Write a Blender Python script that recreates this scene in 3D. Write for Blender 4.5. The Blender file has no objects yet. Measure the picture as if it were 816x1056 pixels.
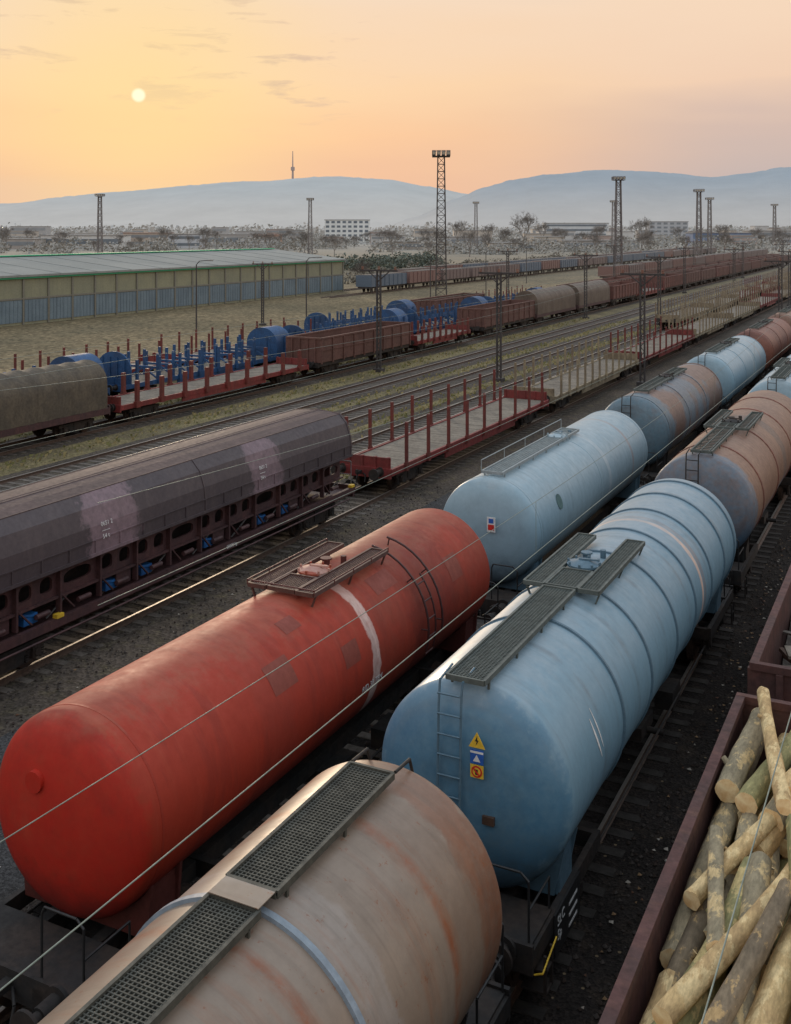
import bpy, bmesh, math, random
from mathutils import Vector, Matrix
random.seed(7)
scene = bpy.context.scene
col = scene.collection
R8 = math.radians

def lin(c):
    c = c/255.0
    return c/12.92 if c <= .04045 else ((c+.055)/1.055)**2.4
def rgb(r, g, b, k=1.0):
    return (lin(r)*k, lin(g)*k, lin(b)*k, 1)

# ------------------------------------------------------------------ nodes
class NT:
    def __init__(s, tree):
        s.t = tree
    def n(s, typ, **kw):
        nd = s.t.nodes.new(typ)
        for k, v in kw.items():
            setattr(nd, k, v)
        return nd
    def put(s, sock, v):
        if hasattr(v, 'is_output'):
            s.t.links.new(v, sock)
        elif v is not None:
            sock.default_value = v
    def math(s, op, a, b=None, clamp=False):
        nd = s.n('ShaderNodeMath', operation=op); nd.use_clamp = clamp
        s.put(nd.inputs[0], a)
        if b is not None: s.put(nd.inputs[1], b)
        return nd.outputs[0]
    def vmath(s, op, a, b=None):
        nd = s.n('ShaderNodeVectorMath', operation=op)
        s.put(nd.inputs[0], a)
        if b is not None: s.put(nd.inputs[1], b)
        return nd.outputs['Value'] if op in ('DOT_PRODUCT', 'LENGTH') else nd.outputs[0]
    def rng(s, v, a, b, c=0.0, d=1.0, smooth=False):
        nd = s.n('ShaderNodeMapRange')
        if smooth: nd.interpolation_type = 'SMOOTHSTEP'
        s.put(nd.inputs[0], v)
        for i, q in enumerate((a, b, c, d)): nd.inputs[i+1].default_value = q
        return nd.outputs[0]
    def noise(s, vec, scale, detail=4, rough=.55, dist=0.0):
        nd = s.n('ShaderNodeTexNoise')
        s.put(nd.inputs['Vector'], vec)
        nd.inputs['Scale'].default_value = scale
        nd.inputs['Detail'].default_value = detail
        nd.inputs['Roughness'].default_value = rough
        nd.inputs['Distortion'].default_value = dist
        return nd.outputs[0]
    def mix(s, f, a, b, blend='MIX'):
        nd = s.n('ShaderNodeMix', data_type='RGBA', blend_type=blend)
        s.put(nd.inputs[0], f); s.put(nd.inputs[6], a); s.put(nd.inputs[7], b)
        return nd.outputs[2]
    def ramp(s, f, stops):
        nd = s.n('ShaderNodeValToRGB')
        cr = nd.color_ramp
        while len(cr.elements) < len(stops): cr.elements.new(0.5)
        for e, (p, c) in zip(cr.elements, stops):
            e.position = p; e.color = c
        s.put(nd.inputs[0], f)
        return nd.outputs[0]
    def sep(s, v):
        nd = s.n('ShaderNodeSeparateXYZ'); s.put(nd.inputs[0], v); return nd.outputs
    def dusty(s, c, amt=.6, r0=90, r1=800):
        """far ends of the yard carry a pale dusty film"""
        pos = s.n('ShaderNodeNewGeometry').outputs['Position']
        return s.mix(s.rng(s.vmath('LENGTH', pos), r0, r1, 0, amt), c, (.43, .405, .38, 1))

def new_mat(name):
    m = bpy.data.materials.new(name); m.use_nodes = True
    t = m.node_tree; t.nodes.clear()
    N = NT(t)
    out = N.n('ShaderNodeOutputMaterial')
    b = N.n('ShaderNodeBsdfPrincipled')
    t.links.new(b.outputs[0], out.inputs[0])
    return m, N, b

def paint(name, base, var=None, vs=.6, vamt=.7, vw=.08, streak=None, samt=.5, sscale=(.6, 5, .6), slo=.5, shi=.7,
          bands=(), ztint=(), grime=.35, gs=7, rough=.5, metal=0.0, bump=.0, bscale=30, bdist=.02, spec=.5, chips=None, seams=None, streak2=None, ytint=None):
    m, N, b = new_mat(name)
    tc = N.n('ShaderNodeTexCoord').outputs['Object']
    rnd = N.n('ShaderNodeObjectInfo').outputs['Random']
    off = N.math('MULTIPLY', rnd, 37.0)
    vec = N.vmath('ADD', tc, off)
    xyz = N.sep(tc)
    c = base
    if var is not None:
        f = N.rng(N.noise(vec, vs, 4, .6), .5-vw, .5+vw, 0, vamt)
        c = N.mix(f, c, var)
    if bands or ztint or ytint: wob = N.noise(vec, 2.5, 4, .7)
    if ytint:
        y0, y1, yc_, ya = ytint
        f = N.rng(N.math('ADD', xyz[1], N.rng(wob, .3, .7, -.8, .8)), y0, y1, 0, ya, smooth=True)
        f = N.math('MULTIPLY', f, N.rng(N.noise(vec, .9, 5, .65), .36, .6, .25, 1))
        c = N.mix(f, c, yc_)
    for (y0, hw, bc, amt) in bands:
        d = N.math('ABSOLUTE', N.math('SUBTRACT', xyz[1], y0))
        d = N.math('ADD', d, N.rng(wob, .3, .7, -hw*.3, hw*.3))
        f = N.rng(d, hw*.75, hw, amt, 0)
        f = N.math('MULTIPLY', f, N.rng(N.noise(vec, 5, 4, .7), .3, .6, .55, 1))
        c = N.mix(f, c, bc)
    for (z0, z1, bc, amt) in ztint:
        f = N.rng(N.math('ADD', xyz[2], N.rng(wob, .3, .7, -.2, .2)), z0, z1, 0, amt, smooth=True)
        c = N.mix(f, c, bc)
    for sk, sa, ss, a_, b_ in ([(streak, samt, sscale, slo, shi)] if streak is not None else [])+([streak2] if streak2 else []):
        sv = N.vmath('MULTIPLY', vec, Vector(ss))
        f = N.rng(N.noise(sv, 1, 5, .65), a_, b_, 0, sa)
        c = N.mix(f, c, sk)
    if seams is not None:
        sp, sc_, sa = seams
        d = N.math('ABSOLUTE', N.math('SUBTRACT', N.math('FRACT', N.math('DIVIDE', xyz[1], sp)), .5))
        f = N.math('MULTIPLY', N.rng(d, .0, .09/sp*1.4, sa, 0), N.rng(N.noise(vec, 3, 5, .7), .38, .6, .15, 1))
        c = N.mix(f, c, sc_)
    if chips is not None:
        f = N.rng(N.noise(vec, 7, 7, .78), .6, .66, 0, .8)
        c = N.mix(f, c, chips)
    g = N.rng(N.noise(vec, gs, 5, .7), .3, .7, 1-grime, 1+grime*.3)
    c = N.mix(1.0, c, g, 'MULTIPLY')
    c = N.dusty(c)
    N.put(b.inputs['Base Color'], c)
    N.put(b.inputs['Roughness'], N.rng(g, 1-grime, 1+grime*.3, min(1, rough+.1), max(.05, rough-.06)))
    b.inputs['Metallic'].default_value = metal
    b.inputs['Specular IOR Level'].default_value = spec
    if bump:
        bp = N.n('ShaderNodeBump'); bp.inputs['Strength'].default_value = bump; bp.inputs['Distance'].default_value = bdist
        N.put(bp.inputs['Height'], N.noise(vec, bscale, 3, .5))
        N.t.links.new(bp.outputs[0], b.inputs['Normal'])
    return m

def plain(name, c, rough=.7, grime=.3, **k):
    return paint(name, c, grime=grime, rough=rough, **k)

# ------------------------------------------------------------------ mesh builder
class MB:
    def __init__(s): s.v = []; s.f = []; s.m = []; s.s = []
    def add(s, vs, fs, m=0, sm=False):
        o = len(s.v); s.v += [tuple(v) for v in vs]
        for f in fs:
            s.f.append([i+o for i in f]); s.m.append(m); s.s.append(sm)
    def box(s, c, d, m=0, rot=None):
        hx, hy, hz = d[0]/2, d[1]/2, d[2]/2
        vs = [Vector((x, y, z)) for x in (-hx, hx) for y in (-hy, hy) for z in (-hz, hz)]
        if rot is not None: vs = [rot @ v for v in vs]
        vs = [v+Vector(c) for v in vs]
        s.add(vs, [(0, 1, 3, 2), (4, 6, 7, 5), (0, 4, 5, 1), (2, 3, 7, 6), (0, 2, 6, 4), (1, 5, 7, 3)], m)
        return s
    def bb(s, x0, x1, y0, y1, z0, z1, m=0):
        return s.box(((x0+x1)/2, (y0+y1)/2, (z0+z1)/2), (abs(x1-x0), abs(y1-y0), abs(z1-z0)), m)
    def bar(s, p0, p1, w, h, m=0):
        p0 = Vector(p0); p1 = Vector(p1); d = p1-p0
        q = d.to_track_quat('Y', 'Z').to_matrix()
        return s.box((p0+p1)/2, (w, d.length, h), m, q)
    def cyl(s, p0, p1, r, n=10, r2=None, m=0, caps=True, cm=None):
        p0 = Vector(p0); p1 = Vector(p1); r2 = r if r2 is None else r2
        q = (p1-p0).to_track_quat('Z', 'Y').to_matrix()
        a = [p0+q@Vector((math.cos(i*2*math.pi/n)*r, math.sin(i*2*math.pi/n)*r, 0)) for i in range(n)]
        b = [p1+q@Vector((math.cos(i*2*math.pi/n)*r2, math.sin(i*2*math.pi/n)*r2, 0)) for i in range(n)]
        s.add(a+b, [(i, (i+1) % n, n+(i+1) % n, n+i) for i in range(n)], m, True)
        if caps:
            cm = m if cm is None else cm
            s.add(a, [tuple(range(n))[::-1]], cm); s.add(b, [tuple(range(n))], cm)
        return s
    def pipe(s, pts, r, n=6, m=0):
        for a, b in zip(pts[:-1], pts[1:]): s.cyl(a, b, r, n, m=m)
        return s
    def rev(s, prof, n, cx, cz, m=0, sm=True):
        vs = []
        for (y, r) in prof:
            for i in range(n):
                a = 2*math.pi*i/n
                vs.append((cx+r*math.sin(a), y, cz+r*math.cos(a)))
        fs = []
        for k in range(len(prof)-1):
            for i in range(n):
                j = (i+1) % n
                fs.append((k*n+i, k*n+j, (k+1)*n+j, (k+1)*n+i))
        s.add(vs, fs, m, sm); return s
    def ext(s, poly, y0, y1, m=0, sm=False, caps=True, closed=True):
        n = len(poly)
        a = [(x, y0, z) for x, z in poly]; b = [(x, y1, z) for x, z in poly]
        rngk = n if closed else n-1
        s.add(a+b, [(i, (i+1) % n, n+(i+1) % n, n+i) for i in range(rngk)], m, sm)
        if caps: s.add(a, [tuple(range(n))], m); s.add(b, [tuple(range(n))[::-1]], m)
        return s
    def holeplate(s, x, y0, y1, z0, z1, ry, rz, m=0, n=28, cy=None):
        cz = (z0+z1)/2; hz = (z1-z0)/2; cy = (y0+y1)/2; hy = (y1-y0)/2
        inn = []; out = []
        for i in range(n):
            a = 2*math.pi*(i+.5)/n; c, d = math.cos(a), math.sin(a)
            e = .45 if d < 0 else .85
            sx_ = math.copysign(abs(c)**e, c); sz_ = math.copysign(abs(d)**e, d)
            inn.append((x, cy+ry*sx_, cz+rz*sz_))
            k = min(hy/abs(c) if abs(c) > 1e-6 else 1e9, hz/abs(d) if abs(d) > 1e-6 else 1e9)
            out.append((x, cy+k*c, cz+k*d))
        s.add(inn+out, [(i, (i+1) % n, n+(i+1) % n, n+i) for i in range(n)], m)
        inn2 = [(x+(.08 if x < 0 else -.08), b, c) for a, b, c in inn]
        s.add(inn+inn2, [(i, (i+1) % n, n+(i+1) % n, n+i) for i in range(n)], m)
        for (yy, zz) in ((y0, z0), (y0, z1), (y1, z0), (y1, z1)):
            ea = [p for p in out if abs(p[1]-yy) < 1e-4]; eb = [p for p in out if abs(p[2]-zz) < 1e-4]
            if ea and eb:
                pa = min(ea, key=lambda p: abs(p[2]-zz)); pb = min(eb, key=lambda p: abs(p[1]-yy))
                s.add([pa, pb, (x, yy, zz)], [(0, 1, 2)], m)
        return s
    def mesh(s, name, mats):
        me = bpy.data.meshes.new(name)
        me.from_pydata(s.v, [], s.f)
        for mt in mats: me.materials.append(mt)
        me.polygons.foreach_set('material_index', s.m)
        me.polygons.foreach_set('use_smooth', s.s)
        bm = bmesh.new(); bm.from_mesh(me); bmesh.ops.recalc_face_normals(bm, faces=bm.faces); bm.to_mesh(me); bm.free()
        me.update(); return me

def put(me, name, parent=None, loc=(0, 0, 0), rot=(0, 0, 0), label=None, scale=None):
    o = bpy.data.objects.new(name, me); col.objects.link(o)
    o.location = loc; o.rotation_euler = rot
    if scale: o.scale = scale
    if parent: o.parent = parent
    if label: o['label'] = label
    return o
def P(mb, name, parent, mats, label=None, loc=(0, 0, 0), rot=(0, 0, 0)):
    if not isinstance(mats, (list, tuple)): mats = [mats]
    return put(mb.mesh(name, mats), name, parent, loc, rot, label)
def thing(name, label, cat, loc, rz=0, group=None):
    o = put(None, name, None, loc, (0, 0, rz)); o['label'] = label; o['category'] = cat
    if group: o['group'] = group
    return o
def single(mb, name, mats, label, cat, loc=(0, 0, 0), rot=(0, 0, 0), group=None):
    o = P(mb, name, None, mats, label, loc, rot); o['category'] = cat
    if group: o['group'] = group
    return o
def struct(mb, name, mats, loc=(0, 0, 0)):
    o = P(mb, name, None, mats, None, loc); o['kind'] = 'structure'; return o
def dup(root, loc=None, rz=None, label=None, scale=None):
    n = root.copy(); col.objects.link(n)
    if loc is not None: n.location = loc
    if rz is not None: n.rotation_euler = (0, 0, rz)
    if scale: n.scale = scale
    if label: n['label'] = label
    def rec(a, b):
        for ch in a.children:
            c = ch.copy(); col.objects.link(c); c.parent = b; rec(ch, c)
    rec(root, n); return n
def text_mesh(s, size, ext=.002):
    cu = bpy.data.curves.new('lettering', 'FONT'); cu.body = s; cu.size = size; cu.extrude = ext
    o = bpy.data.objects.new('tmp', cu); col.objects.link(o)
    dg = bpy.context.evaluated_depsgraph_get()
    me = bpy.data.meshes.new_from_object(o.evaluated_get(dg))
    bpy.data.objects.remove(o); return me
def lettering(s, size, parent, loc, rot, mat, name='lettering'):
    me = text_mesh(s, size); me.materials.clear(); me.materials.append(mat)
    return put(me, name, parent, loc, rot)

# ------------------------------------------------------------------ camera
YAW = R8(26.65); F = 1100.0; CH = 11.1
cam = bpy.data.cameras.new('camera'); co = bpy.data.objects.new('camera', cam); col.objects.link(co)
cam.sensor_fit = 'HORIZONTAL'; cam.sensor_width = 36; cam.lens = 36*F/816
cam.shift_y = -291/816.0; cam.clip_end = 40000; cam.clip_start = .1
co.location = (0, 0, CH); co.rotation_euler = (R8(90), 0, YAW)
scene.camera = co
FW = Vector((-math.sin(YAW), math.cos(YAW), 0)); RT = Vector((math.cos(YAW), math.sin(YAW), 0))
def survey(b, d):
    """ground point at bearing tangent b and depth d along the viewing direction"""
    p = FW*d+RT*(d*b); return p

# ------------------------------------------------------------------ world + sun
SUN_AZ = R8(40.2); SUN_EL = R8(7.0)
sd = Vector((-math.sin(SUN_AZ)*math.cos(SUN_EL), math.cos(SUN_AZ)*math.cos(SUN_EL), math.sin(SUN_EL)))
w = bpy.data.worlds.new('World'); scene.world = w; w.use_nodes = True
w.node_tree.nodes.clear(); N = NT(w.node_tree)
wo = N.n('ShaderNodeOutputWorld')
d = N.vmath('NORMALIZE', N.n('ShaderNodeTexCoord').outputs['Generated'])
x, y, z = N.sep(d)
sunf = N.rng(N.vmath('DOT_PRODUCT', d, Vector((-math.sin(SUN_AZ), math.cos(SUN_AZ), 0))), .84, .985, 0, 1, True)
el = N.math('MULTIPLY', N.math('MAXIMUM', z, 0.0), 2.0)
st = N.noise(N.vmath('MULTIPLY', d, Vector((2.0, 2.0, 12.0))), 1.4, 3, .5)
el2 = N.math('ADD', el, N.rng(st, .3, .7, -.03, .03))
ca = N.ramp(el2, [(0, rgb(216, 190, 174)), (.09, rgb(238, 190, 158)), (.17, rgb(251, 202, 158)), (.27, rgb(252, 213, 170)), (.40, rgb(246, 218, 190)), (.58, rgb(226, 214, 204, .95)), (1, rgb(220, 228, 240, 1.12))])
cb = N.ramp(el2, [(0, rgb(194, 180, 176)), (.10, rgb(200, 182, 176)), (.20, rgb(212, 187, 175)), (.27, rgb(241, 207, 180)), (.40, rgb(246, 216, 188)), (.58, rgb(226, 216, 208, .95)), (1, rgb(220, 230, 242, 1.12))])
c = N.mix(sunf, cb, ca)
cl = N.noise(N.vmath('MULTIPLY', d, Vector((9.0, 9.0, 52.0))), 1.5, 6, .6, .4)
cm = N.math('MULTIPLY', N.rng(cl, .57, .68, 0, .6), N.rng(z, .08, .13, 0, 1))
nears = N.rng(N.vmath('DOT_PRODUCT', d, sd), .965, .99, 0, 1, True)
c = N.mix(N.math('MULTIPLY', cm, nears), c, rgb(194, 168, 162))
ds = N.vmath('DOT_PRODUCT', d, sd)
glow = N.math('POWER', N.rng(ds, .965, 1.0, 0, 1), 3.0)
c = N.mix(N.math('MULTIPLY', glow, .6), c, rgb(255, 222, 152))
disc = N.rng(ds, math.cos(R8(.42)), math.cos(R8(.20)), 0, 1, True)
c = N.mix(disc, c, (1.15, 1.02, .7, 1))
bg = N.n('ShaderNodeBackground'); N.put(bg.inputs[0], c); bg.inputs[1].default_value = 1.0
sky = N.n('ShaderNodeTexSky'); sky.sky_type = 'NISHITA'; sky.sun_disc = False
sky.sun_elevation = SUN_EL; sky.sun_rotation = -SUN_AZ
bg2 = N.n('ShaderNodeBackground'); N.put(bg2.inputs[0], sky.outputs[0]); bg2.inputs[1].default_value = .001
ad = N.n('ShaderNodeAddShader')
N.t.links.new(bg.outputs[0], ad.inputs[0]); N.t.links.new(bg2.outputs[0], ad.inputs[1]); N.t.links.new(ad.outputs[0], wo.inputs[0])
sl = bpy.data.lights.new('sun', 'SUN'); sl.energy = 1.0; sl.angle = R8(8); sl.color = (1, .78, .55)
so = bpy.data.objects.new('sun', sl); col.objects.link(so)
so.rotation_euler = (-sd).to_track_quat('-Z', 'Y').to_euler()
scene.view_settings.view_transform = 'Standard'; scene.view_settings.look = 'None'; scene.view_settings.exposure = 0

# ------------------------------------------------------------------ materials
dark = paint('dark_steel', (.02, .018, .017, 1), var=(.045, .03, .022, 1), vs=2, grime=.5, rough=.7)
wheelm = paint('wheel_steel', (.04, .028, .023, 1), var=(.09, .05, .03, 1), vs=4, grime=.5, rough=.7)
railm = paint('rail_steel', (.11, .07, .05, 1), grime=.5, rough=.6)
railtop = plain('rail_polished', (.42, .38, .34, 1), rough=.4, grime=.2, metal=.6)
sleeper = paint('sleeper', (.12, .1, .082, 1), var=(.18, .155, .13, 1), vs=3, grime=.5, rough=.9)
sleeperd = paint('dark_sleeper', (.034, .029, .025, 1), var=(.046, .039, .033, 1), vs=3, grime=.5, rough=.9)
grate = plain('galvanised_grating', rgb(90, 98, 94), rough=.6, grime=.4, metal=.1)
gratel = plain('light_grating', rgb(150, 160, 162), rough=.6, grime=.3, metal=.1)
grated = plain('dark_grating', rgb(80, 80, 72), rough=.65, grime=.5, metal=.1)
white = plain('white_marking', (.72, .72, .7, 1), rough=.6, grime=.25)
yellow = plain('yellow_paint', (.75, .48, .04, 1), rough=.5)
redp = plain('red_sign_paint', (.6, .03, .02, 1), rough=.5)
bluep = paint('blue_paint', (.022, .15, .42, 1), var=(.02, .09, .26, 1), vs=2, grime=.3, rough=.5)
signblue = plain('sign_blue', (.03, .12, .45, 1), rough=.4)
blackp = plain('black_paint', (.02, .02, .02, 1), rough=.5)
galv = plain('galvanised_mast', (.2, .2, .2, 1), rough=.6, grime=.3)
mastm = plain('mast_steel', (.055, .048, .046, 1), rough=.7)
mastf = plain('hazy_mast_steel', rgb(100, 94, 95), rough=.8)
insul = plain('insulator', (.2, .07, .04, 1), rough=.3)
wirem = plain('wire_copper', (.22, .26, .22, 1), rough=.5, metal=.2)

# ------------------------------------------------------------------ shared wagon gear
RT0 = .17
def wheelset_mesh():
    m = MB(); z = 0
    m.cyl((-.9, 0, z), (.9, 0, z), .08, 10)
    for sx in (-1, 1):
        m.cyl((sx*.68, 0, z), (sx*.80, 0, z), .46, 28)
        m.cyl((sx*.655, 0, z), (sx*.68, 0, z), .49, 28)
        m.cyl((sx*.80, 0, z), (sx*.83, 0, z), .39, 24, m=0)
        m.cyl((sx*.83, 0, z), (sx*.92, 0, z), .13, 12)
    return m.mesh('wheelset', [wheelm])
def bogie_mesh():
    m = MB()
    for sx in (-1, 1):
        x0, x1 = sx*.95, sx*1.07
        m.bb(x0, x1, -1.3, 1.3, .74, .9)
        m.bb(x0, x1, -.55, .55, .42, .62)
        m.bb(x0, x1, -.8, .8, .62, .74)
        for sy in (-.9, .9):
            m.bb(sx*.93, sx*1.15, sy-.14, sy+.14, .5, .78)
            m.cyl((sx*1.15, sy, .63), (sx*1.19, sy, .63), .1, 12)
            for k in (-.24, .24):
                for j in range(4): m.cyl((sx*1.02, sy+k, .5+.06*j), (sx*1.02, sy+k, .54+.06*j), .085, 10)
                m.bb(sx*.92, sx*1.12, sy+k-.1, sy+k+.1, .45, .49)
    m.bb(-1.1, 1.1, -.25, .25, .55, .92)
    for sy in (-1.28, 1.28): m.bb(-1.0, 1.0, sy-.05, sy+.05, .76, .88)
    for sy in (-.5, .5):
        for sx in (-.74, .74): m.bb(sx-.05, sx+.05, sy-.06, sy+.06, .35, .75)
    return m.mesh('bogie', [dark])
def buffer_mesh():
    m = MB()
    m.cyl((0, 0, 0), (0, -.06, 0), .2, 14); m.cyl((0, -.06, 0), (0, -.36, 0), .12, 14); m.cyl((0, -.36, 0), (0, -.55, 0), .085, 12)
    m.cyl((0, -.55, 0), (0, -.6, 0), .23, 20)
    return m.mesh('buffer', [dark])
def coupler_mesh():
    m = MB()
    m.bb(-.06, .06, -.38, 0, -.06, .06); m.bb(-.04, .04, -.45, -.34, -.02, .14)
    m.pipe([(0, -.3, -.02), (0, -.42, -.2), (0, -.4, -.4)], .03, 6)
    m.pipe([(.06, 0, -.05), (.3, -.2, -.1), (.32, -.3, -.35)], .025, 6)
    return m.mesh('coupler', [dark])
WS, BG, BF, CP = wheelset_mesh(), bogie_mesh(), buffer_mesh(), coupler_mesh()
def gear(par, hs, bog):
    for sy in (-1, 1):
        b = put(BG, 'bogie', par, (0, sy*bog, 0))
        for k in (-.9, .9): put(WS, 'wheelset', b, (0, k, RT0+.46))
        for sx in (-.88, .88): put(BF, 'buffer', par, (sx, sy*hs, 1.2), (0, 0, 0 if sy < 0 else math.pi))
        put(CP, 'coupler', par, (0, sy*hs, 1.15), (0, 0, 0 if sy < 0 else math.pi))

def grating(m, x0, x1, y0, y1, z, step=.075, mi=0):
    w_ = .014 if step < .1 else .03
    yy = y0
    while yy <= y1:
        m.bb(x0, x1, yy-w_/2, yy+w_/2, z-.03, z, mi); yy += step
    xx = x0
    while xx <= x1+.001:
        m.bb(xx-w_/2, xx+w_/2, y0, y1, z-.034, z-.003, mi); xx += step
    for xx in (x0, x1): m.bb(xx-.02, xx+.02, y0, y1, z-.06, z+.02, mi)
    for yy in (y0, y1): m.bb(x0, x1, yy-.02, yy+.02, z-.06, z+.021, mi)

WH = .12
def tank_car(x, yc, L, Rr, shell, label, walk=None, wide=None, dome=0.0, bands=(), bandm=None, rails=False, near=True,
             ladder_front=True, hd=.45, trim=None, gm=None, pitch=16.0, bandr=.03, bandw=.05, group='tank wagons coupled in the yard', gstep=.055, railh=.3):
    T = thing('tank_wagon', label, 'tank wagon', (x, yc, 0), 0, group)
    zc = 2.8; h = L/2; hs = pitch/2-.62; bog = hs-1.75
    gm = gm or grate; trim = trim or dark
    prof = []
    for k in range(13):
        a = math.pi/2*k/12
        prof.append((-h-hd*math.cos(a), max(.001, Rr*math.sin(a)**.92)))
    nseg = 12
    for k in range(1, nseg): prof.append((-h+L*k/nseg, Rr))
    for k in range(13):
        a = math.pi/2*(12-k)/12
        prof.append((h+hd*math.cos(a), max(.001, Rr*math.sin(a)**.92)))
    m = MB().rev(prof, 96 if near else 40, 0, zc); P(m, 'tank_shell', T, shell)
    n = 80 if near else 36
    for (by) in bands:
        m = MB().rev([(by-bandw-.01, Rr-.01), (by-bandw, Rr+bandr), (by+bandw, Rr+bandr), (by+bandw+.01, Rr-.01)], n, 0, zc, sm=False)
        P(m, 'band', T, bandm or shell)
    m = MB()
    for sx in (-.5, .5): m.bb(sx-.09, sx+.09, -hs, hs, .93, 1.2)
    for sy in (-1, 1):
        m.bb(-1.3, 1.3, sy*hs-.07*sy, sy*hs, .92, 1.32)
        ys = sorted((sy*(hs-.07), sy*(hs-1.0)))
        m.bb(-1.25, 1.25, ys[0], ys[1], 1.24, 1.28)
        ys = sorted((sy*(hs-.07), sy*(bog-1.6)))
        for sx in (-1, 1):
            m.bb(sx*1.2, sx*1.3, ys[0], ys[1], .98, 1.24)
        for q in (bog-1.55, bog, hs-1.0): m.bb(-1.22, 1.22, sy*q-.06, sy*q+.06, .95, 1.22)
        for sx in (-1, 1):
            for zz in (.45, .75): m.bb(sx*1.0, sx*1.38, sy*(hs-.5)-.14, sy*(hs-.5)+.14, zz, zz+.03)
            for q in (-.14, .14): m.bb(sx*1.34, sx*1.38, sy*(hs-.5)+q-.02, sy*(hs-.5)+q+.02, .45, 1.0)
    m.bb(-.9, .9, -.5, .5, .7, .95); m.cyl((-.7, 1.0, .85), (-.7, 2.2, .85), .2, 14); m.cyl((-1.25, 0, .75), (1.25, 0, .75), .07, 8)
    if near:
        m.pipe([(-1.2, -hs+1, .85), (-1.2, hs-1, .85)], .03, 6); m.pipe([(1.15, -bog+1.6, .8), (1.15, bog-1.6, .8)], .025, 6)
        m.bb(.7, 1.1, 1.5, 2.3, .55, .95)
    P(m, 'underframe', T, dark)
    for sy in (-1, 1):
        m = MB()
        poly = [(-1.15, 1.2), (1.15, 1.2)]+[((Rr+.02)*math.sin(R8(a)), zc-(Rr+.02)*math.cos(R8(a))) for a in range(56, -57, -7)]
        for q in (-.32, .32): m.ext(poly, sy*bog+q-.03, sy*bog+q+.03)
        for a in (-50, -30, 30, 50):
            xx = (Rr-.0)*math.sin(R8(a)); m.bb(xx-.03, xx+.03, sy*bog-.3, sy*bog+.3, 1.2, zc-(Rr)*math.cos(R8(a)))
        P(m, 'saddle', T, trim)
    gear(T, hs, bog)
    for sy in (-1, 1):
        for sx in (-1, 1):
            m = MB()
            m.pipe([(sx*1.22, sy*(hs-.08), 1.25), (sx*1.22, sy*(hs-.08), 2.15), (sx*1.1, sy*(hs-.08), 2.25), (sx*.55, sy*(hs-.08), 2.25), (sx*.5, sy*(hs-.08), 2.15), (sx*.5, sy*(hs-.08), 1.3)], .018, 6)
            m.pipe([(sx*1.22, sy*(hs-.08), 1.75), (sx*1.22, sy*(hs-.95), 1.75), (sx*1.22, sy*(hs-.95), 1.3)], .018, 6)
            P(m, 'handrail', T, blackp)
    zt = zc+Rr
    if walk:
        m = MB(); y0, y1 = walk; hw = .3; st = gstep if near else .25
        grating(m, -hw, hw, y0, y1, zt+WH, st)
        yy = y0+.2
        while yy < y1:
            for sx in (-1, 1): m.bar((sx*hw, yy, zt+WH-.05), (sx*hw*.98, yy, zt-.06), .04, .03)
            yy += 1.2
        P(m, 'walkway', T, gm)
    if wide:
        y0, y1 = wide; st = gstep if near else .25
        for (xa, xb) in ((-.72, -.34), (.34, .72)):
            m = MB(); grating(m, xa, xb, y0, y1, zt+WH, st)
            for yy in (y0+.1, (y0+y1)/2, y1-.1):
                xo = xa if xa < 0 else xb
                m.bar((xo, yy, zt+WH-.05), (xo*.85, yy, zt-.2), .04, .03)
            P(m, 'platform', T, gm)
        if dome-.42 > y0+.1:
            m = MB(); grating(m, -.3, .3, y0+.03, dome-.42, zt+WH-.005, st)
            P(m, 'platform', T, gm)
    m = MB()
    m.cyl((0, dome, zt-.08), (0, dome, zt+.1), .28, 28); m.cyl((0, dome, zt+.1), (0, dome, zt+.14), .34, 28)
    m.cyl((0, dome, zt+.14), (0, dome, zt+.2), .31, 28, r2=.12)
    for k in range(8):
        a = k*math.pi/4; m.cyl((.32*math.cos(a), dome+.32*math.sin(a), zt+.1), (.32*math.cos(a), dome+.32*math.sin(a), zt+.19), .025, 6)
    m.bar((-.1, dome, zt+.21), (.3, dome, zt+.23), .05, .03)
    P(m, 'manhole', T, trim if not rails else shell)
    m = MB(); m.cyl((-.15, dome+.7, zt-.05), (-.15, dome+.7, zt+.12), .08, 14); m.cyl((-.15, dome+.7, zt+.12), (-.15, dome+.7, zt+.15), .12, 14)
    P(m, 'valve', T, trim)
    m = MB(); m.cyl((.12, dome+.95, zt-.05), (.12, dome+.95, zt+.16), .06, 12); P(m, 'valve', T, trim)
    if rails:
        y0, y1 = wide if wide else walk; m = MB()
        for sx in ((-1, 1) if wide else (-1,)):
            X = sx*(.74 if wide else .32)
            yy = y0
            while yy <= y1+.01:
                m.cyl((X, yy, zt+.1), (X, yy, zt+railh), .012, 6); yy += (y1-y0)/4
            m.pipe([(X, y0, zt+railh), (X, y1, zt+railh)], .014, 6)
        if wide: m.pipe([(-.74, y0, zt+railh), (.74, y0, zt+railh)], .014, 6)
        P(m, 'railing', T, gm if not wide else trim)
    if ladder_front:
        m = MB(); yf = -h-hd*.75-.12; lx = -.2
        for q in (-.18, .18):
            m.pipe([(lx+q, -h+.05, zt+WH), (lx+q, yf+.05, zt+.06), (lx+q, yf, zt-.25), (lx+q, yf-.1, 1.3)], .02, 6)
        zz = 1.55
        while zz < zt-.1: m.cyl((lx-.18, yf-.05, zz), (lx+.18, yf-.05, zz), .015, 6); zz += .3
        P(m, 'ladder', T, trim)
    return T

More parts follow.
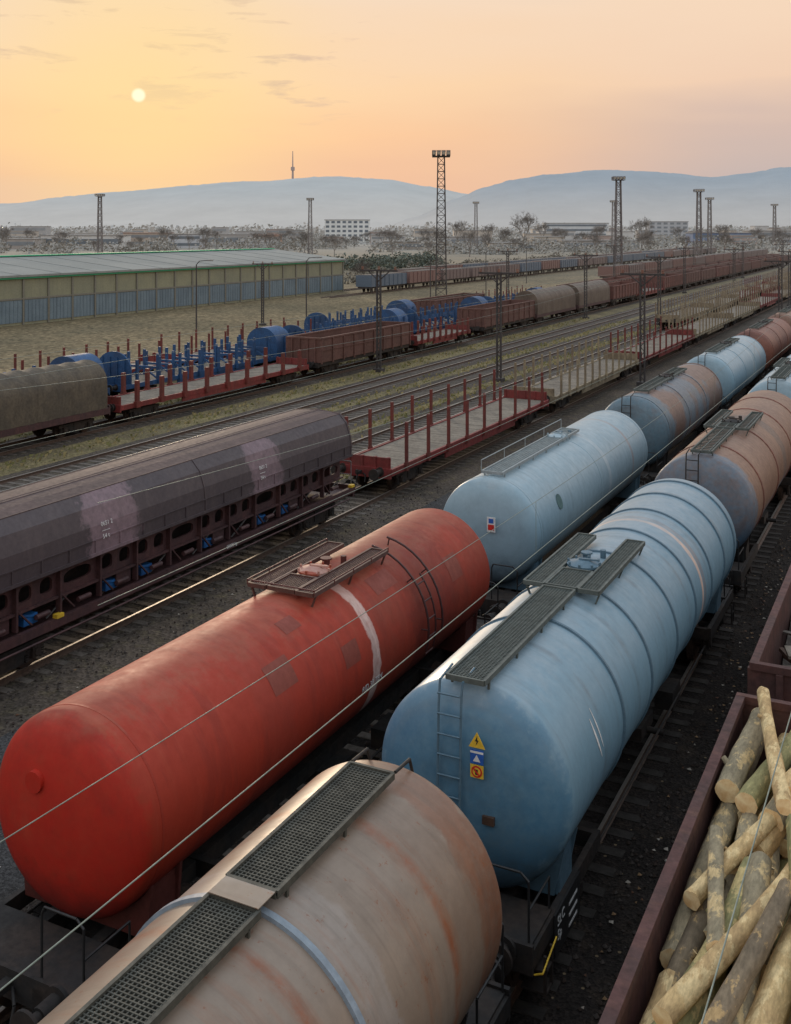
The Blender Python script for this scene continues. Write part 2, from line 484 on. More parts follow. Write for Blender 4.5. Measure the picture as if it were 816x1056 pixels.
def side_rails(T, Rr, y, mat, side=1):
    zc = 2.8
    for q, a1 in ((-.35, 112), (.35, 100)):
        m = MB()
        m.pipe([(side*(Rr+.16)*math.sin(R8(a)), y+q, zc+(Rr+.16)*math.cos(R8(a))) for a in range(10, a1, 8)], .024, 6)
        for a in (12, 50, 90): m.cyl((side*(Rr+.16)*math.sin(R8(a)), y+q, zc+(Rr+.16)*math.cos(R8(a))), (side*(Rr-.02)*math.sin(R8(a)), y+q, zc+(Rr-.02)*math.cos(R8(a))), .016, 6)
        P(m, 'handrail', T, mat)
    m = MB()
    for a in range(56, 112, 13):
        m.cyl((side*(Rr+.16)*math.sin(R8(a)), y-.35, zc+(Rr+.16)*math.cos(R8(a))), (side*(Rr+.16)*math.sin(R8(a)), y+.0, zc+(Rr+.16)*math.cos(R8(a))), .016, 6)
    m.pipe([(side*(Rr+.16)*math.sin(R8(a)), y, zc+(Rr+.16)*math.cos(R8(a))) for a in range(50, 114, 8)], .018, 6)
    P(m, 'ladder', T, mat)

def cyl_patch(T, Rr, y, w_, a0, a1, mat, name, off=.006, lean=0.0, taper=True):
    m = MB(); zc = 2.8; n = 10; vs = []
    for k in range(n+1):
        a = R8(a0+(a1-a0)*k/n); t = k/n; ww = w_*(.25+.75*math.sin(math.pi*t)) if taper else w_
        for yy in (y-ww/2+lean*t*t, y+ww/2+lean*t*t): vs.append(((Rr+off)*math.sin(a), yy, zc+(Rr+off)*math.cos(a)))
    m.add(vs, [(2*k, 2*k+1, 2*k+3, 2*k+2) for k in range(n)], 0, True)
    return P(m, name, T, mat)

def hazard_signs(T, L, hd, Rr, x, ztop, sc=1.0):
    y = -L/2-hd-.06
    m = MB(); s_ = .3*sc
    a = [(x-s_/2, y, ztop-s_), (x+s_/2, y, ztop-s_), (x, y, ztop-.03)]
    m.add(a+[(q[0], y+.012, q[2]) for q in a], [(0, 1, 2), (5, 4, 3), (0, 3, 4, 1), (1, 4, 5, 2), (2, 5, 3, 0)], 0)
    k = [(x+.01*sc, y-.004, ztop-.09*sc), (x-.035*sc, y-.004, ztop-.19*sc), (x, y-.004, ztop-.19*sc), (x-.02*sc, y-.004, ztop-.265*sc), (x+.04*sc, y-.004, ztop-.165*sc), (x+.008*sc, y-.004, ztop-.165*sc)]
    m.add(k, [(0, 1, 2, 5), (2, 3, 4, 5)], 1)
    P(m, 'warning_sign', T, [yellow, blackp], 'yellow triangular high-voltage warning sign')
    z1 = ztop-s_-.03
    m = MB(); m.bb(x-.12*sc, x+.12*sc, y, y+.012, z1-.24*sc, z1, 0); m.bb(x-.12*sc, x+.12*sc, y-.003, y, z1-.06*sc, z1-.02, 1)
    m.add([(x-.07*sc, y-.004, z1-.2*sc), (x+.07*sc, y-.004, z1-.2*sc), (x, y-.004, z1-.08*sc)], [(0, 1, 2)], 1)
    P(m, 'information_sign', T, [signblue, white])
    z2 = z1-.26*sc; zc_ = z2-.11*sc
    m = MB(); m.bb(x-.12*sc, x+.12*sc, y, y+.012, z2-.22*sc, z2, 1)
    m.cyl((x, y-.002, zc_), (x, y-.005, zc_), .1*sc, 20, m=0); m.cyl((x, y-.006, zc_), (x, y-.008, zc_), .072*sc, 20, m=1)
    m.bb(x-.02, x+.02, y-.011, y-.009, zc_-.05*sc, zc_+.04*sc, 2)
    m.box((x, y-.014, zc_), (.15*sc, .004, .022), 0, Matrix.Rotation(R8(45), 3, 'Y'))
    P(m, 'prohibition_sign', T, [redp, yellow, blackp], 'prohibition sign with red ring')

# ---- tank paints
red_m = paint('red_tank_paint', rgb(172, 56, 34), var=rgb(152, 50, 34), vs=.35, vamt=.6, vw=.3, streak=rgb(182, 100, 72), samt=.12, sscale=(.5, 7, .5), slo=.54, shi=.7,
              streak2=(rgb(112, 42, 34), .25, (.4, 2.5, .4), .52, .6), ytint=(-1.5, 1.5, rgb(136, 66, 48), .65),
              bands=[(-6.7, .5, rgb(184, 34, 22), .75), (.35, .17, rgb(226, 200, 188), .85), (3.2, 1.3, rgb(104, 44, 36), .5), (-3.0, .5, rgb(140, 58, 44), .35)],
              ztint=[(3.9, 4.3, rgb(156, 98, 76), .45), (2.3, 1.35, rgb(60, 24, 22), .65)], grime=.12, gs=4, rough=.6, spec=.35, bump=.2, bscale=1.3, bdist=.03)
blue_m = paint('blue_tank_paint', rgb(118, 151, 168), var=rgb(106, 140, 158), vs=.35, vamt=.6, vw=.3, streak=rgb(96, 114, 122), samt=.25, sscale=(.5, 8, .5), slo=.5, shi=.66,
               bands=[(2.6, .1, rgb(222, 188, 166), .85), (2.85, .12, rgb(130, 104, 92), .5), (-7.75, .52, rgb(72, 118, 146), .85)],
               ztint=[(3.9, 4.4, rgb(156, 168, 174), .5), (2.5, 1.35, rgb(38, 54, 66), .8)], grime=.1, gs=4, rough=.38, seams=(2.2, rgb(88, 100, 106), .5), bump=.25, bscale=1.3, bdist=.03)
lblue_m = paint('light_blue_tank_paint', rgb(146, 172, 184), var=rgb(134, 162, 176), vs=.4, vamt=.5, vw=.3, streak=rgb(112, 130, 138), samt=.3, sscale=(.5, 7, .5), slo=.5, shi=.66,
                bands=[(1.0, .15, rgb(190, 200, 204), .5), (4.0, .12, rgb(156, 116, 98), .5)],
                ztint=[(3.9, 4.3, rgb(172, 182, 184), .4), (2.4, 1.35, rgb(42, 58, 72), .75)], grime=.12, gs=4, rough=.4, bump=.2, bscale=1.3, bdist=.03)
brown_m = paint('rusted_tank_paint', rgb(132, 114, 97), var=rgb(144, 132, 120), vs=.4, vamt=.6, vw=.25, streak=rgb(138, 84, 50), samt=.5,
                slo=.52, shi=.72, sscale=(.5, 3, .5), streak2=(rgb(96, 80, 68), .3, (.5, 5, .5), .52, .66), bands=[(7.05, .35, rgb(122, 68, 38), .75), (6.4, .5, rgb(112, 84, 64), .4), (4.5, .3, rgb(156, 150, 144), .5)],
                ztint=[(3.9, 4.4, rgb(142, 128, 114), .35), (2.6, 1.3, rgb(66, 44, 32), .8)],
                grime=.14, gs=4, rough=.38, seams=(2.4, rgb(140, 74, 36), .85), chips=rgb(128, 76, 44), bump=.2, bscale=1.3, bdist=.03)
brown2_m = paint('faded_brown_tank_paint', rgb(142, 110, 90), var=rgb(126, 94, 78), vs=.6, vamt=.6, streak=rgb(94, 72, 60), samt=.5, sscale=(.5, 6, .5),
                 ztint=[(2.5, 1.9, rgb(80, 106, 128), .95), (1.9, 1.3, rgb(36, 46, 56), .6)], bands=[(-7.4, .8, rgb(94, 120, 138), .8), (0, .5, rgb(92, 88, 86), .6)], grime=.2, rough=.46)
teal_m = paint('grey_blue_tank_paint', rgb(124, 148, 158), var=rgb(108, 126, 134), vs=.6, streak=rgb(100, 86, 76), samt=.5, grime=.25, rough=.5)
rustred_m = paint('brick_red_tank_paint', rgb(138, 90, 74), var=rgb(114, 74, 64), vs=.6, streak=rgb(88, 66, 58), samt=.5, grime=.25, rough=.5)
greytrim = plain('grey_blue_strap', rgb(134, 146, 156), rough=.5, grime=.3)
bluetrim = plain('blue_strap', rgb(86, 114, 130), rough=.5, grime=.25)

XB, XR, XG, XH = -6.15, -10.9, -1.45, -21.0
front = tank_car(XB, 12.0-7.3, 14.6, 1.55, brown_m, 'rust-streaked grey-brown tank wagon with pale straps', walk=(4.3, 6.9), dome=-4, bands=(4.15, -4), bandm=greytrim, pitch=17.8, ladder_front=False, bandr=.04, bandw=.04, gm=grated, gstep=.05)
m = MB(); grating(m, -.3, .3, -3, 4.0, 2.8+1.55+WH-.02, .05)
for yy in (-2, 0, 2, 3.8):
    for sx in (-1, 1): m.bar((sx*.3, yy, 4.4), (sx*.3, yy, 4.28), .04, .03)
P(m, 'walkway', front, grated)
m = MB().bb(-.3, .3, 3.98, 4.32, 4.48, 4.49); P(m, 'walkway_plate', front, brown_m)
for sx in (-.3, .3):
    m = MB().pipe([(sx, 6.95, 4.47), (sx, 7.35, 4.45), (sx, 7.5, 4.1)], .022, 6)
    P(m, 'ladder_rail', front, dark)
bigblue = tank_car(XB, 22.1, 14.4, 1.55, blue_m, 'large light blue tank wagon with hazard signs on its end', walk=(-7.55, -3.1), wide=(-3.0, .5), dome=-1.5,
                   bands=(-4.4, -2.4, -.2, 1.7, 3.6, 5.3, 6.8), pitch=17.8, bandr=.035, bandw=.028, trim=bluetrim, bandm=bluetrim)
hazard_signs(bigblue, 14.4, .45, 1.55, .25, 3.82, .85)
m = MB().bb(.32, .5, -7.68, -7.6, 2.46, 2.58); P(m, 'box', bigblue, paint('rusty_box', (.08, .045, .03, 1)))
cyl_patch(bigblue, 1.55, -5.9, .06, 64, 88, white, 'emblem', lean=.18); cyl_patch(bigblue, 1.55, -5.74, .04, 60, 84, white, 'emblem', lean=.12)
m = MB().pipe([(1.3, -8.2, .9), (1.42, -8.2, .95), (1.42, -7.6, 1.1)], .014, 6); P(m, 'uncoupling_lever', bigblue, yellow)
tank_car(XB, 40.0, 14.4, 1.55, brown2_m, 'faded brown tank wagon with blue lower shell', wide=(-3, .5), walk=(-7.3, -3.1), dome=-1.7, bands=(-5.5, -2, 1.9, 5), pitch=17.8, near=False, bandm=rustred_m)
tank_car(XB, 57.9, 14.4, 1.55, lblue_m, 'light blue tank wagon with straps', wide=(-3, .5), walk=(-7.3, -3.1), dome=-1.7, bands=(-5.5, -2, 1.9, 5), pitch=17.8, near=False)
for i, (mm, lb) in enumerate([(brown2_m, 'faded brown tank wagon in the row'), (teal_m, 'grey-blue weathered tank wagon in the row')]):
    tank_car(XB, 75.8+17.9*i, 14.4, 1.55, mm, lb, walk=(-7, 6), dome=0, bands=(-5, 0, 5), pitch=17.8, near=False)
redtrim = paint('dark_red_trim', rgb(92, 46, 40))
redcar = tank_car(XR, 17.7, 12.3, 1.45, red_m, 'faded red tank wagon with flat top platform', wide=(-.8, 2.2), dome=.45, bands=(-6.0,), rails=True, pitch=16, ladder_front=False, trim=redtrim, bandr=.006, bandw=.02,
                  gm=paint('rusty_walkway', rgb(92, 64, 56), grime=.4), railh=.19)
side_rails(redcar, 1.45, 2.7, paint('ladder_red', rgb(68, 36, 34)))
m = MB().cyl((-.35, -6.62, 3.35), (-.35, -6.47, 3.35), .15, 20); P(m, 'inspection_cover', redcar, red_m)
patchm = paint('repaint_patch', rgb(136, 60, 44), grime=.2, rough=.6)
for (yy, ww, a0, a1) in ((-2.6, .7, 44, 64), (-.5, .55, 62, 78), (1.6, .9, 30, 46), (4.4, .6, 50, 72), (-1.6, .5, 22, 34)):
    cyl_patch(redcar, 1.45, yy, ww, a0, a1, patchm, 'paint_patch', off=.004, taper=False)
lb2 = tank_car(XR, 33.7, 12.3, 1.45, lblue_m, 'light blue tank wagon with railed walkway', walk=(-6.0, 1.2), dome=-.2, bands=(-6.0, 0, 6.0), rails=True, pitch=16, bandr=.01, trim=bluetrim, ladder_front=False, railh=.42, gm=gratel, gstep=.09)
m = MB(); m.bb(.12, .36, -6.68, -6.66, 2.9, 3.3, 0); m.bb(.15, .33, -6.684, -6.68, 2.95, 3.1, 1); m.bb(.17, .31, -6.684, -6.68, 3.14, 3.26, 2)
P(m, 'information_sign', lb2, [white, redp, signblue], 'small pale sign with red panel')
m = MB().cyl((0, 0, 0), (.006, 0, 0), .22, 24)
P(m, 'emblem', lb2, plain('emblem_green', rgb(80, 110, 110)), loc=(1.45*math.sin(R8(70))+.002, -4.2, 2.8+1.45*math.cos(R8(70))), rot=(0, -R8(20), 0))
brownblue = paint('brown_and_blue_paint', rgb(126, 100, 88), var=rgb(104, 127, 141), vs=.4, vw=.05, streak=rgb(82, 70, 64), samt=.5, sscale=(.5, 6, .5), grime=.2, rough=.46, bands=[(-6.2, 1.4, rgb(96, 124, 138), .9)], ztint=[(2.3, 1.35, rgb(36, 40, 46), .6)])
specs = [(brownblue, 'brown and blue rust-streaked tank wagon'), (lblue_m, 'light blue tank wagon in the row'), (rustred_m, 'brick-red weathered tank wagon in the row'), (brown2_m, 'faded brown tank wagon in the row'), (rustred_m, 'brick-red weathered tank wagon in the row'), (lblue_m, 'light blue tank wagon in the row'), (brown2_m, 'faded brown tank wagon in the row')]
for i, (mm, lb) in enumerate(specs):
    tank_car(XR, 49.7+16*i, 12.3, 1.45, mm, lb, walk=(-5, 3), dome=-.2, bands=(-6.0, -2, 2, 6.0), pitch=16, near=False)

for T, hs in ((redcar, 7.38), (bigblue, 8.28), (front, 8.28)):
    m = MB().bb(1.305, 1.33, -hs+.9, -hs+2.1, .62, 1.24); P(m, 'data_board', T, blackp)
    lettering('SLC\n5p', .2, T, (1.335, -hs+1.0, 1.02), (R8(90), 0, R8(90)), white)
    for q in range(3):
        m = MB().bb(1.33, 1.335, -hs+1.55, -hs+1.95, .7+q*.16, .74+q*.16); P(m, 'data_line', T, white)
lettering('RID 33 TEN', .16, redcar, (1.42, -.2, 2.45), (R8(97), 0, R8(90)), white)

# ------------------------------------------------------------------ hopper wagon
maroon = paint('maroon_paint', rgb(80, 52, 52), var=rgb(65, 46, 48), vs=1.2, streak=rgb(114, 80, 72), samt=.3, grime=.35, rough=.6)
hoodm = paint('hopper_hood_paint', rgb(70, 61, 65), var=rgb(84, 74, 75), vs=.5, vamt=.6, vw=.2, streak=rgb(102, 90, 88), samt=.25, sscale=(.8, 5, .8),
              bands=[(-4.0, 1.05, rgb(160, 134, 142), .6), (3.3, .95, rgb(160, 134, 142), .55)], grime=.2, rough=.55, bump=.2, bscale=2, bdist=.03)
roofm = paint('hopper_roof_paint', rgb(84, 66, 66), var=rgb(72, 57, 58), vs=1, streak=rgb(58, 48, 50), samt=.5, sscale=(5, .4, .5), grime=.25, rough=.75)
HOP = thing('hopper_wagon', 'dark maroon self-discharging hopper wagon with pale faded patches', 'hopper wagon', (XH, 26.1, 0))
Lh = 19.0; h = Lh/2
prof = [(1.0, 4.14), (1.3, 3.82), (1.46, 3.35), (1.5, 3.0), (1.5, 2.66), (1.42, 2.6)]
for sx in (-1, 1):
    m = MB(); m.ext([(sx*a, b) for a, b in prof], -h+.5, h-.5, 0, False, caps=False, closed=False)
    for k in range(0, 3):
        yy = -h+.5+(Lh-1)*k/2
        pr = [(sx*(a+.02), b+.008) for a, b in prof]
        m.ext([(sx*a, b) for a, b in prof]+pr[::-1], yy-.025, yy+.025, 0)
    for k in range(19):
        yy = -h+1+k*.945; m.bb(sx*1.5, sx*1.53, yy-.02, yy+.02, 2.68, 2.98)
    m.bb(sx*1.46, sx*1.54, -h+.4, h-.4, 2.58, 2.66)
    m.bb(sx*1.49, sx*1.525, -h+.4, h-.4, 2.985, 3.015)
    P(m, 'discharge_hood', HOP, hoodm)
m = MB(); m.ext([(-1.01, 4.14), (-.5, 4.2), (0, 4.23), (.5, 4.2), (1.01, 4.14), (.9, 3.9), (-.9, 3.9)], -h+.5, h-.5)
for q in (-.99, -.08, .08, .99):
    zz = 4.23-abs(q)*.09
    m.bb(q-.02, q+.02, -h+.5, h-.5, zz-.02, zz+.012)
P(m, 'roof', HOP, roofm)
m = MB()
for sy in (-1, 1):
    ys = sorted((sy*(h-.5), sy*(h-.42)))
    m.ext([(-1.49, 2.55), (1.49, 2.55), (1.51, 3.0), (1.47, 3.35), (1.31, 3.84), (1.0, 4.16), (0, 4.25), (-1.0, 4.16), (-1.31, 3.84), (-1.47, 3.35), (-1.51, 3.0)], ys[0], ys[1])
    m.bb(-1.0, 1.0, sy*(h-1.2)-.04, sy*(h-1.2)+.04, 1.3, 2.55)
P(m, 'end_wall', HOP, maroon)
nb = 12; bw = (Lh-1.6)/nb
for sx in (-1, 1):
    m = MB()
    for k in range(nb):
        y0 = -h+.8+k*bw
        if k % 3 == 2:
            m.holeplate(sx*1.22, y0+.03, y0+bw-.03, 1.86, 2.56, .5, .17)
        else:
            m.holeplate(sx*1.22, y0+.03, y0+bw/2, 1.86, 2.56, .21, .19); m.holeplate(sx*1.22, y0+bw/2, y0+bw-.03, 1.86, 2.56, .21, .19)
        m.bb(sx*1.2, sx*1.36, y0-.03, y0+.03, 1.4, 2.58)
        m.bar((sx*1.3, y0+.04, 1.9), (sx*1.3, y0+bw*.35, 1.42), .06, .035)
        if k % 3 == 0: m.bb(sx*1.2, sx*1.24, y0+bw*.5, y0+bw*.9, 1.42, 1.86)
        m.cyl((sx*1.3, y0+bw*.45, 1.55), (sx*1.3, y0+bw*.75, 1.55), .07, 8)
    m.bb(sx*1.2, sx*1.32, -h+.75, h-.75, 1.8, 1.86)
    P(m, 'side_wall', HOP, maroon)
m = MB()
m.bb(-1.27, 1.27, -h, h, 1.1, 1.2)
for sx in (-1, 1):
    m.bb(sx*1.28, sx*1.42, -h, h, 1.12, 1.34)
    m.pipe([(sx*1.5, -h+.6, 1.0), (sx*1.5, h-.6, 1.0)], .03, 6)
for sy in (-1, 1): m.bb(-1.35, 1.35, sy*h-.06, sy*h+.06, .95, 1.38)
P(m, 'underframe', HOP, maroon)
m = MB(); m.ext([(-.25, 1.2), (.25, 1.2), (1.05, 2.6), (-1.05, 2.6)], -h+1.6, h-1.6); P(m, 'hopper', HOP, dark)
for k in (1, 3, 4, 6, 8, 9):
    y0 = -h+.8+(k+.5)*bw
    m = MB(); m.bb(.95, 1.18, y0-.35, y0+.1, 1.38, 1.62); m.bar((1.18, y0-.5, 1.7), (1.18, y0+.4, 1.46), .06, .05)
    P(m, 'discharge_lever', HOP, bluep)
for k in range(9):
    m = MB(); y0 = -h+1.6+k*2; m.bar((.95, y0, 1.25), (1.18, y0+.5, 1.75), .035, .03); P(m, 'brake_rod', HOP, galv)
for yy in (-h+.12, h-.12):
    m = MB()
    m.pipe([(1.3, yy, 1.35), (1.3, yy, 2.3), (.7, yy, 2.3), (.7, yy, 1.35)], .02, 6); m.pipe([(1.3, yy, 1.8), (.7, yy, 1.8)], .015, 6)
    P(m, 'handrail', HOP, galv)
for yy in (-h+.2, h-.2, -h+3.6):
    m = MB().bb(1.285, 1.44, yy-.12, yy+.12, 1.345, 1.44); P(m, 'step_plate', HOP, yellow)
gear(HOP, h, h-2.2)
for yy in (-4.5, 2.9):
    lettering('0651 2\n------\n54 t', .16, HOP, (1.5, yy, 3.3), (R8(78), 0, R8(90)), white)
lettering('00000 kg', .15, HOP, (1.425, 1.2, 1.17), (R8(90), 0, R8(90)), white)
HOP['group'] = 'hopper wagons'
dup(HOP, (XH, 26.1-20.6, 0))

# ------------------------------------------------------------------ stake flat wagons
def stake_wagon(x, yc, L, fm, sm, deckm, label, group, nst=9, hst=1.75, bulk=None, frames=None, cover=None, sw=1.0):
    T = thing('stake_wagon', label, 'flat wagon', (x, yc, 0), 0, group); h = L/2
    m = MB()
    for sx in (-1, 1):
        m.bb(sx*1.28, sx*1.4, -h, h, 1.05, 1.33)
        m.bb(sx*.45-.06, sx*.45+.06, -h, h, .9, 1.24)
        m.bb(sx*1.3, sx*1.37, -h*.45, h*.45, .78, 1.05)
    for k in range(9): m.bb(-1.28, 1.28, -h+L*k/8-.05+(.05 if k == 0 else -.05 if k == 8 else 0), -h+L*k/8+.05+(.05 if k == 0 else -.05 if k == 8 else 0), 1.0, 1.22)
    for sy in (-1, 1): m.bb(-1.38, 1.38, sy*h-.05, sy*h+.06, .95, 1.36)
    P(m, 'underframe', T, fm)
    m = MB(); n = int(L/.5)
    for k in range(n):
        y0 = -h+.08+(L-.16)*k/n
        m.bb(-1.26, 1.26, y0, y0+(L-.16)/n-.02, 1.25, 1.29+random.uniform(-.006, .006))
    P(m, 'deck', T, deckm)
    for sy in (-1, 1):
        m = MB(); m.bb(-1.3, 1.3, sy*(h-.1)-.03, sy*(h-.1)+.03, 1.3, 1.78)
        for q in (-1.2, -.6, 0, .6, 1.2): m.bb(q-.05, q+.05, sy*(h-.1)-.08, sy*(h-.1)+.08, 1.3, 1.8)
        P(m, 'end_board', T, fm)
    me = MB(); me.bb(-.055*sw, .055*sw, -.07*sw, .07*sw, 1.05, 1.33+hst); me.bb(-.075*sw, .075*sw, -.1*sw, .1*sw, 1.05, 1.4); stm = me.mesh('stake', [sm])
    for sx in (-1, 1):
        for k in range(nst): put(stm, 'stake', T, (sx*1.44, -h+L*(k+.6)/(nst+.2), 0))
    if bulk:
        for yy in bulk:
            m = MB()
            prof_ = [(1.4, 1.3), (1.4, 2.2)]+[(1.4*math.cos(R8(a)), 2.2+1.15*math.sin(R8(a))) for a in range(12, 169, 12)]+[(-1.4, 2.2), (-1.4, 1.3)]
            m.ext(prof_, yy-.05, yy+.05)
            for q in (-.9, -.3, .3, .9): m.bb(q-.04, q+.04, yy-.12, yy+.12, 1.3, 3.0)
            P(m, 'bulkhead', T, sm)
    if cover:
        for (a_, b_) in cover:
            m = MB()
            pr = [(1.4, 1.32), (1.4, 2.3)]+[(1.4*math.cos(R8(a)), 2.3+1.2*math.sin(R8(a))) for a in range(12, 169, 12)]+[(-1.4, 2.3), (-1.4, 1.32)]
            m.ext(pr, a_, b_, 0, True, caps=False, closed=False); m.add([(q, a_, r) for q, r in pr], [tuple(range(len(pr)))], 0); m.add([(q, b_, r) for q, r in pr], [tuple(range(len(pr)))], 0)
            P(m, 'rounded_cover', T, sm)
    if frames:
        for yy in frames:
            m = MB()
            for sx in (-1, 1): m.bb(sx*1.15, sx*1.3, yy-.08, yy+.08, 1.3, 3.0)
            m.bb(-1.3, 1.3, yy-.07, yy+.07, 2.0, 2.14); m.bar((-1.2, yy, 1.35), (0, yy, 2.0), .1, .1); m.bar((1.2, yy, 1.35), (0, yy, 2.0), .1, .1)
            P(m, 'load_frame', T, sm)
    gear(T, h, h-2.4)
    return T
redf = paint('red_frame_paint', rgb(132, 50, 48), var=rgb(104, 45, 42), vs=1.2, streak=rgb(146, 92, 80), samt=.3, grime=.3, rough=.6)
reds = paint('red_stake_paint', rgb(116, 50, 43), var=rgb(92, 48, 41), vs=2, grime=.3, rough=.6)
deckm = paint('weathered_plank_deck', rgb(136, 127, 114), var=rgb(98, 90, 80), vs=1.1, vw=.15, grime=.4, rough=.9)
beigef = paint('beige_frame_paint', rgb(152, 138, 112), var=rgb(120, 106, 86), vs=1, streak=rgb(98, 74, 58), samt=.4, grime=.3, rough=.7)
bluef = paint('blue_frame_paint', rgb(40, 84, 130), var=rgb(40, 64, 96), vs=1, grime=.3, rough=.6)
G1 = 'stake wagons standing in the yard'
sr = stake_wagon(XH, 48.7, 20.0, redf, reds, deckm, 'empty red stake wagon with plank deck', G1)
sb = stake_wagon(XH, 69.9, 20.0, beigef, beigef, deckm, 'empty beige stake wagon with plank deck', G1, nst=12)
dup(sr, (XH, 91.1, 0))
for i in range(9): dup(sb if i % 4 != 2 else sr, (XH, 112.3+21.2*i, 0))
for i in range(11): dup(sb if i not in (3, 6) else sr, (-25.9, 128+21.2*i, 0))
X4 = -41.6; X5 = -46.6
sr4 = stake_wagon(X4, 56.1, 20.0, redf, reds, deckm, 'empty red stake wagon with short thick stakes', G1, hst=1.25, sw=1.7)
dup(sr4, (X4, 142+30, 0))
FRM = tuple(-6.4+1.6*k for k in range(9))
sbl = stake_wagon(X5, 62, 20.0, bluef, bluef, deckm, 'blue stake wagon with rounded end cover and frames', G1, hst=1.5, nst=9, frames=FRM, cover=((7.6, 9.6),), bulk=(-9.2,), sw=1.3)
dup(sbl, (X5, 40.8, 0)); dup(sbl, (X5, 83.2, 0)); dup(sbl, (X5, 104.4, 0)); dup(sbl, (X5, 125.6, 0))
dup(sr, (X5-4.9, 74, 0)); dup(sbl, (X5-4.9, 95.4, 0)); dup(sr, (X5-4.9, 137.8, 0)); dup(sr, (X5-4.9, 52.8, 0))

# ------------------------------------------------------------------ gondolas
rustg = paint('rusty_gondola_paint', rgb(90, 55, 50), var=rgb(72, 48, 44), vs=1.4, streak=rgb(126, 86, 68), samt=.4, sscale=(1, 4, .8), grime=.4, rough=.7)
rustin = paint('gondola_inside', rgb(82, 60, 50), var=rgb(62, 50, 43), vs=2, grime=.5, rough=.85)
def gondola(x, yc, L, fm, label, group, ztop=3.14, near=False, inside=rustin):
    T = thing('gondola_wagon', label, 'gondola wagon', (x, yc, 0), 0, group); h = L/2; W = 1.48
    for sx in (-1, 1):
        m = MB(); m.bb(sx*(W-.06), sx*W, -h, h, 1.3, ztop-.12, 0)
        m.bb(sx*(W-.1), sx*(W+.05), -h, h, ztop-.12, ztop, 0)
        n = 9
        for k in range(n+1):
            yy = -h+.06+(L-.12)*k/n; m.bb(sx*(W), sx*(W+.09), yy-.06, yy+.06, 1.2, ztop-.12, 0)
        m.bb(sx*W, sx*(W+.05), -h, h, 2.15, 2.23, 0)
        P(m, 'side_wall', T, fm)
    for sy in (-1, 1):
        m = MB(); ys = sorted((sy*h, sy*(h-.06))); m.bb(-W+.06, W-.06, ys[0], ys[1], 1.3, ztop-.12)
        ys = sorted((sy*(h+.05), sy*(h-.08))); m.bb(-W-.05, W+.05, ys[0], ys[1], ztop-.125, ztop+.004)
        for q in (-1.0, -.35, .35, 1.0):
            ys = sorted((sy*h, sy*(h+.1))); m.bb(q-.06, q+.06, ys[0], ys[1], 1.3, ztop-.13)
        P(m, 'end_wall', T, fm)
    m = MB(); m.bb(-W+.06, W-.06, -h+.06, h-.06, 1.27, 1.34); P(m, 'floor', T, inside)
    m = MB()
    for sx in (-1, 1): m.bb(sx*1.25, sx*1.38, -h, h, 1.0, 1.26); m.bb(sx*.3, sx*.42, -h, h, .85, 1.25)
    for sy in (-1, 1): m.bb(-1.35, 1.35, sy*h-.08, sy*h+.02, .92, 1.265)
    for k in range(7): m.bb(-1.24, 1.24, -h*.9+L*.9*k/6-.05, -h*.9+L*.9*k/6+.05, 1.0, 1.25)
    P(m, 'underframe', T, dark)
    gear(T, h, h-2.1)
    return T
G2 = 'open gondola wagons in the yard'
LG = gondola(XG, 19.0-6.7, 13.4, rustg, 'rusty brown gondola wagon loaded with logs', None)
G_ = gondola(XG, 20.5+6.7, 13.4, rustg, 'rusty brown open gondola wagon with scrap', None)
gm4 = paint('brown_gondola_paint', rgb(108, 74, 66), var=rgb(90, 62, 54), vs=1, streak=rgb(128, 98, 85), samt=.35, grime=.3, rough=.7)
gm5 = paint('red_brown_gondola_paint', rgb(116, 70, 61), var=rgb(94, 60, 53), vs=1, streak=rgb(136, 98, 85), samt=.35, grime=.3, rough=.7)
gg = gondola(X4, 75.2, 15.0, gm4, 'reddish-brown open gondola wagon', G2)
gr_ = gondola(X4, 156, 15.0, gm5, 'red-brown weathered open gondola wagon', G2)
dup(gg, (X4, 107.5, 0)); dup(gg, (X5-4.9, 117, 0))
for i in range(11): dup(gg if i % 3 else gr_, (X4, 188.4+16.4*i, 0))
for i in range(14): dup(gr_ if i % 3 else gg, (X5, 155+16.4*i, 0))
dup(sr4, (X4, 90.5, 0), scale=(1, .6, 1))
def far_wagon_mesh(c, hgt):
    m = MB(); m.bb(-1.45, 1.45, -7, 7, 1.2, hgt, 0); m.bb(-1.3, 1.3, -6.7, 6.7, hgt, hgt+.05, 1)
    for k in range(9):
        for sx in (-1, 1): m.bb(sx*1.45, sx*1.55, -6.9+k*1.72-.06, -6.9+k*1.72+.06, 1.2, hgt, 0)
    m.bb(-1.2, 1.2, -6.9, 6.9, .9, 1.2, 1)
    for yy in (-5.5, -3.9, 3.9, 5.5):
        for sx in (-.75, .75): m.cyl((sx-.06, yy, .63), (sx+.06, yy, .63), .46, 14, m=1)
    return m.mesh('freight_wagon', [c, dark])
fm1 = far_wagon_mesh(paint('far_brown', rgb(116, 98, 95), grime=.2), 3.1)
fm2 = far_wagon_mesh(paint('far_redbrown', rgb(126, 92, 85), grime=.2), 3.3)
fm3 = far_wagon_mesh(paint('far_blue', rgb(90, 108, 126), grime=.2), 3.2)
def far_wagon(me, x, y, lab):
    o = put(me, 'freight_wagon', None, (x, y, 0), label=lab); o['category'] = 'freight wagon'; o['group'] = 'distant freight wagons'
for i in range(22):
    k = random.random()
    me, lab = (fm1, 'dull brown freight wagon on a siding') if k < .5 else (fm2, 'red-brown freight wagon on a siding') if k < .75 else (fm3, 'faded blue freight wagon on a siding')
    far_wagon(me, -88, 170+15.2*i, lab)
